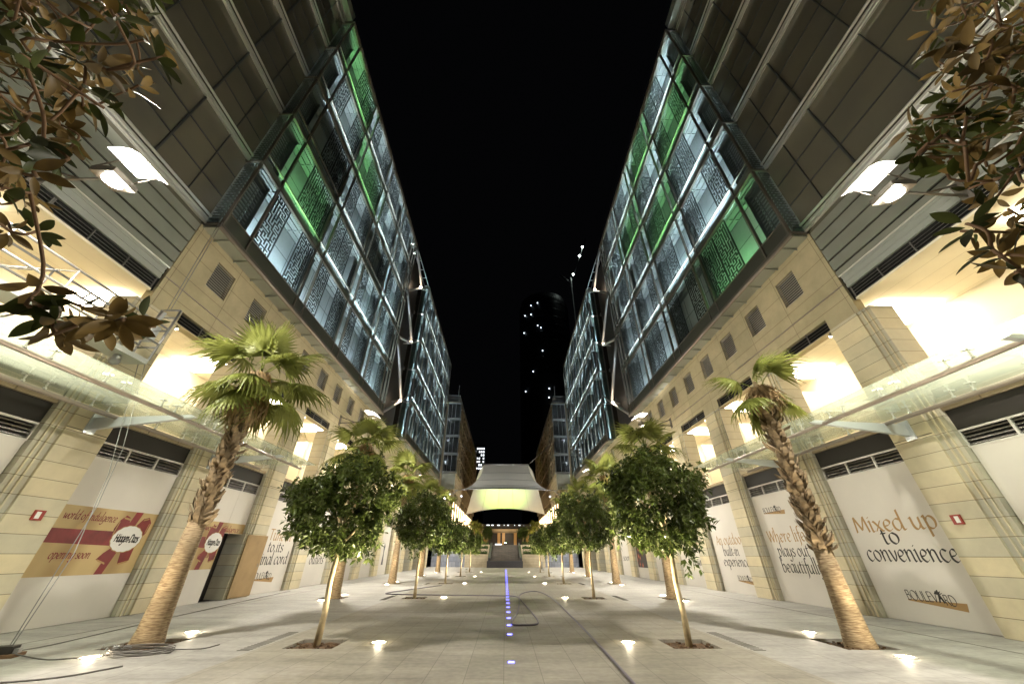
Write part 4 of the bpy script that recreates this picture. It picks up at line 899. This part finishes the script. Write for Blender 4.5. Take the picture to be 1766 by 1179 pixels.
jb = thing('junction_box', 'dark wooden junction box on the paving at the lower left', 'junction box', (-9.1, 8.5, 0), None, .3)
MB().box(-.22, .22, -.16, .16, 0, .05).build('base', M['branch'], jb); MB().box(-.17, .12, -.10, .10, .05, .16).build('cover', M['dark'], jb); MB().box(.13, .20, -.05, .05, .05, .12).build('socket', M['rail'], jb)
bag = MB(); rr = random.Random(2)
for k in range(40):
    x, y = rr.gauss(0, .10), rr.gauss(0, .06); bag.tri((x, y, .01), (x+rr.uniform(.02, .09), y+rr.uniform(-.05, .05), rr.uniform(.03, .10)), (x+rr.uniform(-.05, .05), y+rr.uniform(.02, .08), rr.uniform(.01, .07)))
o = bag.build('crumpled_wrap', M['white_metal'], None, False); o.location = (-7.55, 9.05, 0); tag(o, 'crumpled clear plastic wrap beside the first left palm pit', 'litter')
# suspended working platform in front of the left loggia
P = thing('suspended_platform', 'steel working platform hanging on wires in front of the left loggia', 'work platform', (-10.9, 6.4, 6.4)); org = (-10.9, 6.4, 6.4)
MB().box(-11.2, -10.55, 2.5, 9.15, 6.32, 6.46).build('deck', M['rib_clad'], P, origin=org)
rl = MB()
for xx in (-11.18, -10.57):
    for zz in (7.0, 7.55): rl.path([(xx, 2.5, zz), (xx, 9.15, zz)], .028, 6)
    yy = 2.6
    while yy < 9.2: rl.path([(xx, yy, 6.46), (xx, yy, 7.55)], .022, 6); rl.path([(xx, yy, 6.5), (xx, min(9.15, yy+1.3), 7.5)], .014, 5); yy += 1.31
rl.build('guard_rail', M['rail'], P, True, org)
st = MB()
for xx in (-11.18, -10.57): st.path([(xx, 9.15, 6.45), (xx, 9.2, 8.3)], .035, 6)
for zz in (6.9, 7.5, 8.0, 8.3): st.path([(-11.18, 9.18, zz), (-10.57, 9.18, zz)], .03, 6)
st.build('end_stirrup', M['rail'], P, True, org)
MB().box(-11.0, -10.72, 8.86, 9.10, 7.05, 7.55).path([(-10.86, 8.98, 7.55), (-10.86, 9.05, 8.1)], .05, 8).build('hoist_motor', M['white_metal'], P, origin=org)
MB().path([(-10.86, 8.6, 6.33), (-10.86, 8.6, 6.2)], .09, 10).path([(-10.9, 8.6, 6.15), (-10.8, 8.6, 6.15)], .12, 12).build('wheel', M['rail'], P, True, org)
w = MB()
for dx in (-.05, .06): w.path([(-10.86+dx, 9.1, 8.2), (-10.9+dx, 8.98, 12.3)], .012, 5)
w.path([(-10.7, 9.2, 6.5), (-10.3, 9.6, 4.0), (-9.9, 9.4, 2.6), (-9.3, 8.7, .1)], .009, 5); w.path([(-10.9, 9.2, 6.5), (-10.5, 9.8, 3.4), (-9.6, 9.2, 1.6), (-9.15, 8.6, .1)], .009, 5)
w.build('wire', M['rail'], P, True, org)
# ------------------------------------------------------------------ far end: steps, terraces, tent, far blocks
sb = MB().box(-2.75, 2.7, 62, 63.2, 0, .88).build('step_base', M['dark_stone']); struct(sb)
stp = MB(); n = 17
for i in range(n): stp.box(-2.3, 2.3, 63.2+i*.52, 72.5, .88+i*2.3/n, .88+(i+1)*2.3/n)
struct(stp.build('steps', M['step']))
for s in (-1, 1):
    ck = MB(); ck.prism([(s*2.3, 63.2, .88), (s*2.3, 72.4, 3.2), (s*2.3, 72.4, 3.55), (s*2.3, 63.2, 1.25)], (s*.35, 0, 0)); o = ck.build('stair_wall', M['dark_stone']); tag(o, f'dark sloping side wall on the {SIDE[s]} of the far steps', 'wall')
    pl = thing('planter_terrace', f'stepped stone planter with clipped hedges {SIDE[s]} of the far steps', 'planter', (s*4.4, 64, 0))
    po = (s*4.4, 64, 0)
    for q, (z1, y0) in enumerate(((1.75, 64), (2.5, 66), (3.15, 68))):
        MB().box(s*2.68, s*6.3, y0, y0+2.1, 0 if q == 0 else z1-.8, z1).build('planter_wall', M['pale_stone'], pl, origin=po)
        hb = MB(); r = random.Random(q+5*s)
        for k in range(900):
            c = Vector((r.uniform(2.85, 6.2), y0+r.uniform(.2, .9), z1+abs(r.gauss(.1, .16)))); d = Vector((r.gauss(0, 1), r.gauss(0, 1), r.gauss(0, 1))).normalized()*.11; e = d.orthogonal().normalized()*.06
            c.x *= s; hb.quad(c-d, c+e, c+d, c-e)
        hb.build('hedge', M['hedge'], pl, origin=po)
    o = MB().box(s*6.31, s*11.9, 66, 66.3, 0, 2.6).build('tile_wall', M['tile_wall']); tag(o, f'blue-grey tiled wall closing the {SIDE[s]} side of the plaza', 'wall')
struct(MB().quad((-40, 72.4, 3.18), (40, 72.4, 3.18), (40, 150, 3.18), (-40, 150, 3.18)).build('upper_plaza', M['step']))
bn = thing('litter_bin', 'small steel litter bin on the paving right of the far steps', 'litter bin', (5.0, 57, 0)); MB().path([(0, 0, 0), (0, 0, .82)], .24, 14).build('body', M['steel_bin'], bn, True); MB().path([(0, 0, .83), (0, 0, .86)], .22, 14).build('lid', M['dark'], bn, True)
# tensile tent
TT = thing('tensile_tent', 'white tensile fabric roof lit green from below, spanning the boulevard', 'tent roof', (0, 72, 3.2)); to = (0, 72, 3.2)
def sheet(fn, nu, nv):
    b = MB(); g = {}
    for i in range(nu+1):
        for j in range(nv+1): b.v.append(tuple(fn(i/nu, j/nv))); g[i, j] = len(b.v)-1
    for i in range(nu):
        for j in range(nv): b.f.append((g[i, j], g[i+1, j], g[i+1, j+1], g[i, j+1]))
    return b
def front(u, v):
    k = 2*u-1; half = 4.45 + (8.5-4.45)*(1-v)**1.9; yy = 66 + 6*v; zz = 11.4 + 5.6*v**1.45 - (.22*(k*k) - .22)*(1-v)*1.2 + .15*v*(1-v)*cos(k*pi)
    return (k*half, yy, zz)
def back(u, v):
    k = 2*u-1; half = 4.45 + (8.2-4.45)*v**.55 - .9*v*(1-v); yy = 72 + 8*v; zz = 17.0 - 8.2*v**.8 + 1.15*(1-k*k)*v**2
    return (k*half, yy, zz)
sheet(front, 28, 12).build('front_membrane', M['fabric'], TT, True, to); sheet(back, 28, 14).build('back_membrane', M['fabric'], TT, True, to)
sm = MB()
for v in (.28, .52, .76): sm.path([Vector(front(i/20, v)) + Vector((0, -.03, .02)) for i in range(21)], .025, 5)
for u in (.2, .4, .6, .8): sm.path([Vector(back(u, i/12)) + Vector((0, -.03, -.02)) for i in range(13)], .02, 5)
sm.build('seam', M['rail'], TT, True, to)
MB().path([(-4.5, 72, 17.08), (4.5, 72, 17.08)], .14, 10).build('ridge_bar', M['rail'], TT, True, to)
ec = MB(); ec.path([front(i/20, 0) for i in range(21)], .06, 6); ec.path([back(i/20, 1) for i in range(21)], .06, 6); ec.build('edge_cable', M['rail'], TT, True, to)
for s in (-1, 1):
    cb = MB(); cb.path([(s*8.5, 66, 11.35), (s*11.4, 65, 11.6)], .09, 8); cb.path([(s*8.6, 66, 11.3), (s*11.2, 66.5, 9.6)], .07, 8); cb.path([(s*8.0, 80, 8.8), (s*10.8, 80, 8.6)], .07, 8); cb.path([(s*4.5, 72, 17.1), (s*9.5, 72.5, 21.5)], .05, 6)
    cb.build('tie_arm', M['rail'], TT, True, to)
    lp = MB().path([(s*7.9, 66.1, 10.5), (s*7.7, 66.2, 10.35)], .13, 8).build('tent_lamp', E_['far_white'], TT, True, to)
pj = thing('green_projector', 'small projector on the upper plaza throwing green light on the tent', 'projector', (0, 73.6, 3.18)); MB().box(-.3, .3, -.2, .2, 0, .35).build('body', M['dark'], pj); MB().box(-.2, .2, .05, .18, .35, .37).build('lens', E_['strip_green'], pj)
light('SPOT', 'green_beam', (-.3, 73.6, 3.7), 2700, (.56, 1, .05), .3, (-.3, 77.3, 12.5), 75, .9)
light('SPOT', 'plaza_beam', (-6.6, 69.5, 3.9), 750, (1, .95, .86), .3, (2, 76, 12), 90, .8)
light('SPOT', 'plaza_beam', (6.6, 69.5, 3.9), 750, (1, .95, .86), .3, (-2, 76, 12), 90, .8)
for s in (-1, 1): light('SPOT', 'tent_fill_beam', (s*9.3, 60.5, 9.9), 4200, (1, .95, .9), .3, (0, 69, 14.5), 70, .8)  # added fill spots near the last flood lamps, brightening the tent's front
for s in (-1, 1):
    Cb = thing('apartment_block', f'tan far block with stacked glazed balconies on the {SIDE[s]}, beside the tent', 'building', (s*12, 65, 0), 'far tan blocks'); co = (s*12, 65, 0)
    MB().box(s*9.2, s*14, 65.2, 112, 11.2, 27.6).build('body', M['far_stone'], Cb, origin=co)
    MB().box(s*11.35, s*14, 62.3, 65.2, 3, 27).build('end_wall', M['far_stone'], Cb, origin=co)
    for f in range(4):
        z0 = 14.0+3.25*f
        bal = MB()
        for zz in (z0, z0+2.98): bal.box(s*8.75, s*11.3, 64.0, 65.2, zz, zz+.18)
        for xx in (8.78, 11.22): bal.box(s*xx, s*(xx+.09), 63.98, 64.08, z0+.18, z0+2.98)
        for xx in (9.8, 10.5): bal.box(s*xx, s*(xx+.05), 64.01, 64.06, z0+.18, z0+2.98)
        bal.build('balcony', M['rail'], Cb, origin=co)
        MB().box(s*8.9, s*11.2, 64.06, 64.1, z0+.2, z0+2.97).build('balcony_glass', M['farglass'], Cb, origin=co)
        fr = MB(); wn = MB(); yy = 66.0
        while yy < 110:
            wn.box(s*9.16, s*9.21, yy, yy+1.5, z0+.3, z0+2.8); fr.box(s*8.95, s*9.2, yy+1.6, yy+1.9, z0, z0+3.2); yy += 2.6
        fr.box(s*9.0, s*9.2, 65.3, 112, z0-.06, z0+.2); fr.build('facade_grid', M['far_stone'], Cb, origin=co); wn.build('window_band', M['farglass'], Cb, origin=co)
    MB().box(s*9.0, s*11.3, 64.3, 65.2, 11.4, 13.9).build('base_panel', M['clad'], Cb, origin=co)
    rr_ = MB()
    for q in range(3): rr_.box(s*9.4, s*12, 65.4, 112, 27.8+q*.6, 27.86+q*.6)
    for q in range(19): rr_.box(s*9.4, s*9.46, 65.4+q*2.5, 65.46+q*2.5, 27.6, 29.1)
    rr_.path([(s*9.8, 66, 27.6), (s*9.8, 66, 31.5)], .06, 6); rr_.build('roof_rail', M['rail'], Cb, origin=co)
    MB().box(s*10.8, s*14, 66, 112, 3.18, 11.2).build('arcade_wall', M['pale_stone'], Cb, origin=co)
    ar = MB(); lt = MB(); yy = 67
    while yy < 110: ar.box(s*9.3, s*10.0, yy, yy+.8, 3.18, 11.2); lt.box(s*9.2, s*9.28, yy+.3, yy+.5, 6.0, 9.6); yy += 3.4
    ar.build('column_row', M['far_stone'], Cb, origin=co); lt.build('arcade_lights', E_['far_warm'], Cb, origin=co)
    # palms and shrubs of the upper plaza
    for k, (px, py, hh) in enumerate(((6.6, 83, 5.2), (6.9, 94, 5.5))):
        T = thing('palm_tree', f"{'nearer' if k == 0 else 'farther'} small palm on the upper plaza under the {SIDE[s]} end of the tent", 'palm tree', (s*px, py, 3.18), 'palms of the upper plaza')
        MB().path([(0, 0, 0), (0, 0, hh-2)], [.24, .18], 8).build('trunk', M['bark'], T, True)
        r = random.Random(k+s)
        for q in range(14): f = inst('frond', FR[q % 4], T, (0, 0, hh-2)); f.rotation_euler = (0, -radians(75-8*q), q*2.4); f.scale = (.95, .95, .95)
        light('POINT', 'plaza_glow', (s*(px-.9), py-1, 4.0), 260, (1, .72, .35), .2)
    for k, (px, py) in enumerate(((3.6, 80), (4.0, 92))):
        T = thing('ficus_tree', f"{'nearer' if k == 0 else 'farther'} small tree on the upper plaza {SIDE[s]} of the steps", 'tree', (s*px, py, 3.18), 'small trees of the upper plaza')
        inst('trunk', TRUNK, T).scale = (1, 1, .8); c = inst('crown', CROWN[k], T, (0, 0, 2.4), k+s); c.scale = (.8, .8, .85)
KB = thing('pavilion', 'low lit pavilion with dark openings at the end of the boulevard', 'building', (0, 112, 3.18)); ko = (0, 112, 3.18)
MB().box(-16, 16, 112, 118, 3.18, 9.2).build('body', M['dark'], KB, origin=ko)
MB().box(-9, 9, 111.4, 112.2, 7.0, 8.0).build('fascia', M['far_stone'], KB, origin=ko)
kc = MB()
for xx in (-6, -2.2, -.9, 2.4, 5.8): kc.box(xx, xx+.8, 111.5, 112, 3.18, 7)
kc.build('column_row', M['text_gold'], KB, origin=ko)
MB().box(-2.8, -1, 111.2, 111.4, 3.2, 4.3).box(1.2, 3.8, 111.2, 111.4, 3.2, 3.9).build('counter_light', E_['far_white'], KB, origin=ko)
kr = MB(); r = random.Random(9)
for q in range(10): kr.box(-7+q*1.5+r.random(), -6.9+q*1.5+r.random(), 111.3, 111.5, 8.8, 9.0)
kr.build('roof_lamps', E_['far_white'], KB, origin=ko)
light('POINT', 'pavilion_glow', (0, 108, 6.3), 220, (1, .8, .55), .3)
# distant lit office to the left of the tent and the dark round tower with a crane
DB = thing('distant_office', 'distant office with rows of white lit windows, left of the tent ridge', 'building', (-21, 190, 0)); do = (-21, 190, 0)
MB().box(-25, -11.5, 190, 200, 0, 53).build('body', M['tower'], DB, origin=do)
b = MB(); r = random.Random(6)
for i in range(7):
    for j in range(7):
        if r.random() < .75: b.box(-19+i*1.1, -18.4+i*1.1, 189.8, 189.95, 40+j*1.7, 40.8+j*1.7)
b.build('lit_windows', E_['far_white'], DB, origin=do)
TW = thing('round_tower', 'dark round tower with scattered white lights at the end of the boulevard', 'tower', (33.5, 262, 0)); wo = (33.5, 262, 0)
b = MB(); n = 40
b.path([(33.5, 262, 0), (33.5, 262, 196), (33.5, 262, 203)], [22.5, 22.5, 21], n); b.build('shaft', M['tower'], TW, True, wo)
fl = MB()
for q in range(24): fl.path([(33.5, 262, 8+q*8), (33.5, 262, 8.5+q*8)], 22.7, n)
fl.build('floor_ring', M['tower'], TW, True, wo)
b = MB(); r = random.Random(14)
for q in range(13):
    a = radians(r.uniform(205, 320)); zz = r.choice([84, 92, 100, 108, 116, 124, 132, 140, 148, 164, 172, 180, 188]) + r.uniform(-1, 2)
    x, y = 33.5+23*cos(a), 262+23*sin(a); b.box(x-.3, x+.3, y-.3, y+.3, zz, zz+.6)
b.build('tower_lamps', E_['tower_lamp'], TW, origin=wo)
CR = thing('tower_crane', 'thin dark crane jib carrying three bright work lights above the tower', 'crane', (60, 250, 0)); ko = (60, 250, 0)
b = MB(); b.path([(60, 250, 0), (60, 250, 228)], .8, 6); b.path([(60, 250, 222), (80, 250, 282)], .5, 6); b.path([(60, 250, 222), (50, 250, 232)], .6, 6); b.build('mast', M['tower'], CR, True, ko)
for p in ((75.4, 249, 269.8), (71.2, 249, 257), (62.7, 249, 232)):
    MB().path([(p[0], p[1], p[2]-.6), p, (p[0], p[1], p[2]+.6)], [.4, 1.0, .4], 8).build('work_light', emit('crane_light', (.85, 1, .9), 30), CR, True, ko)
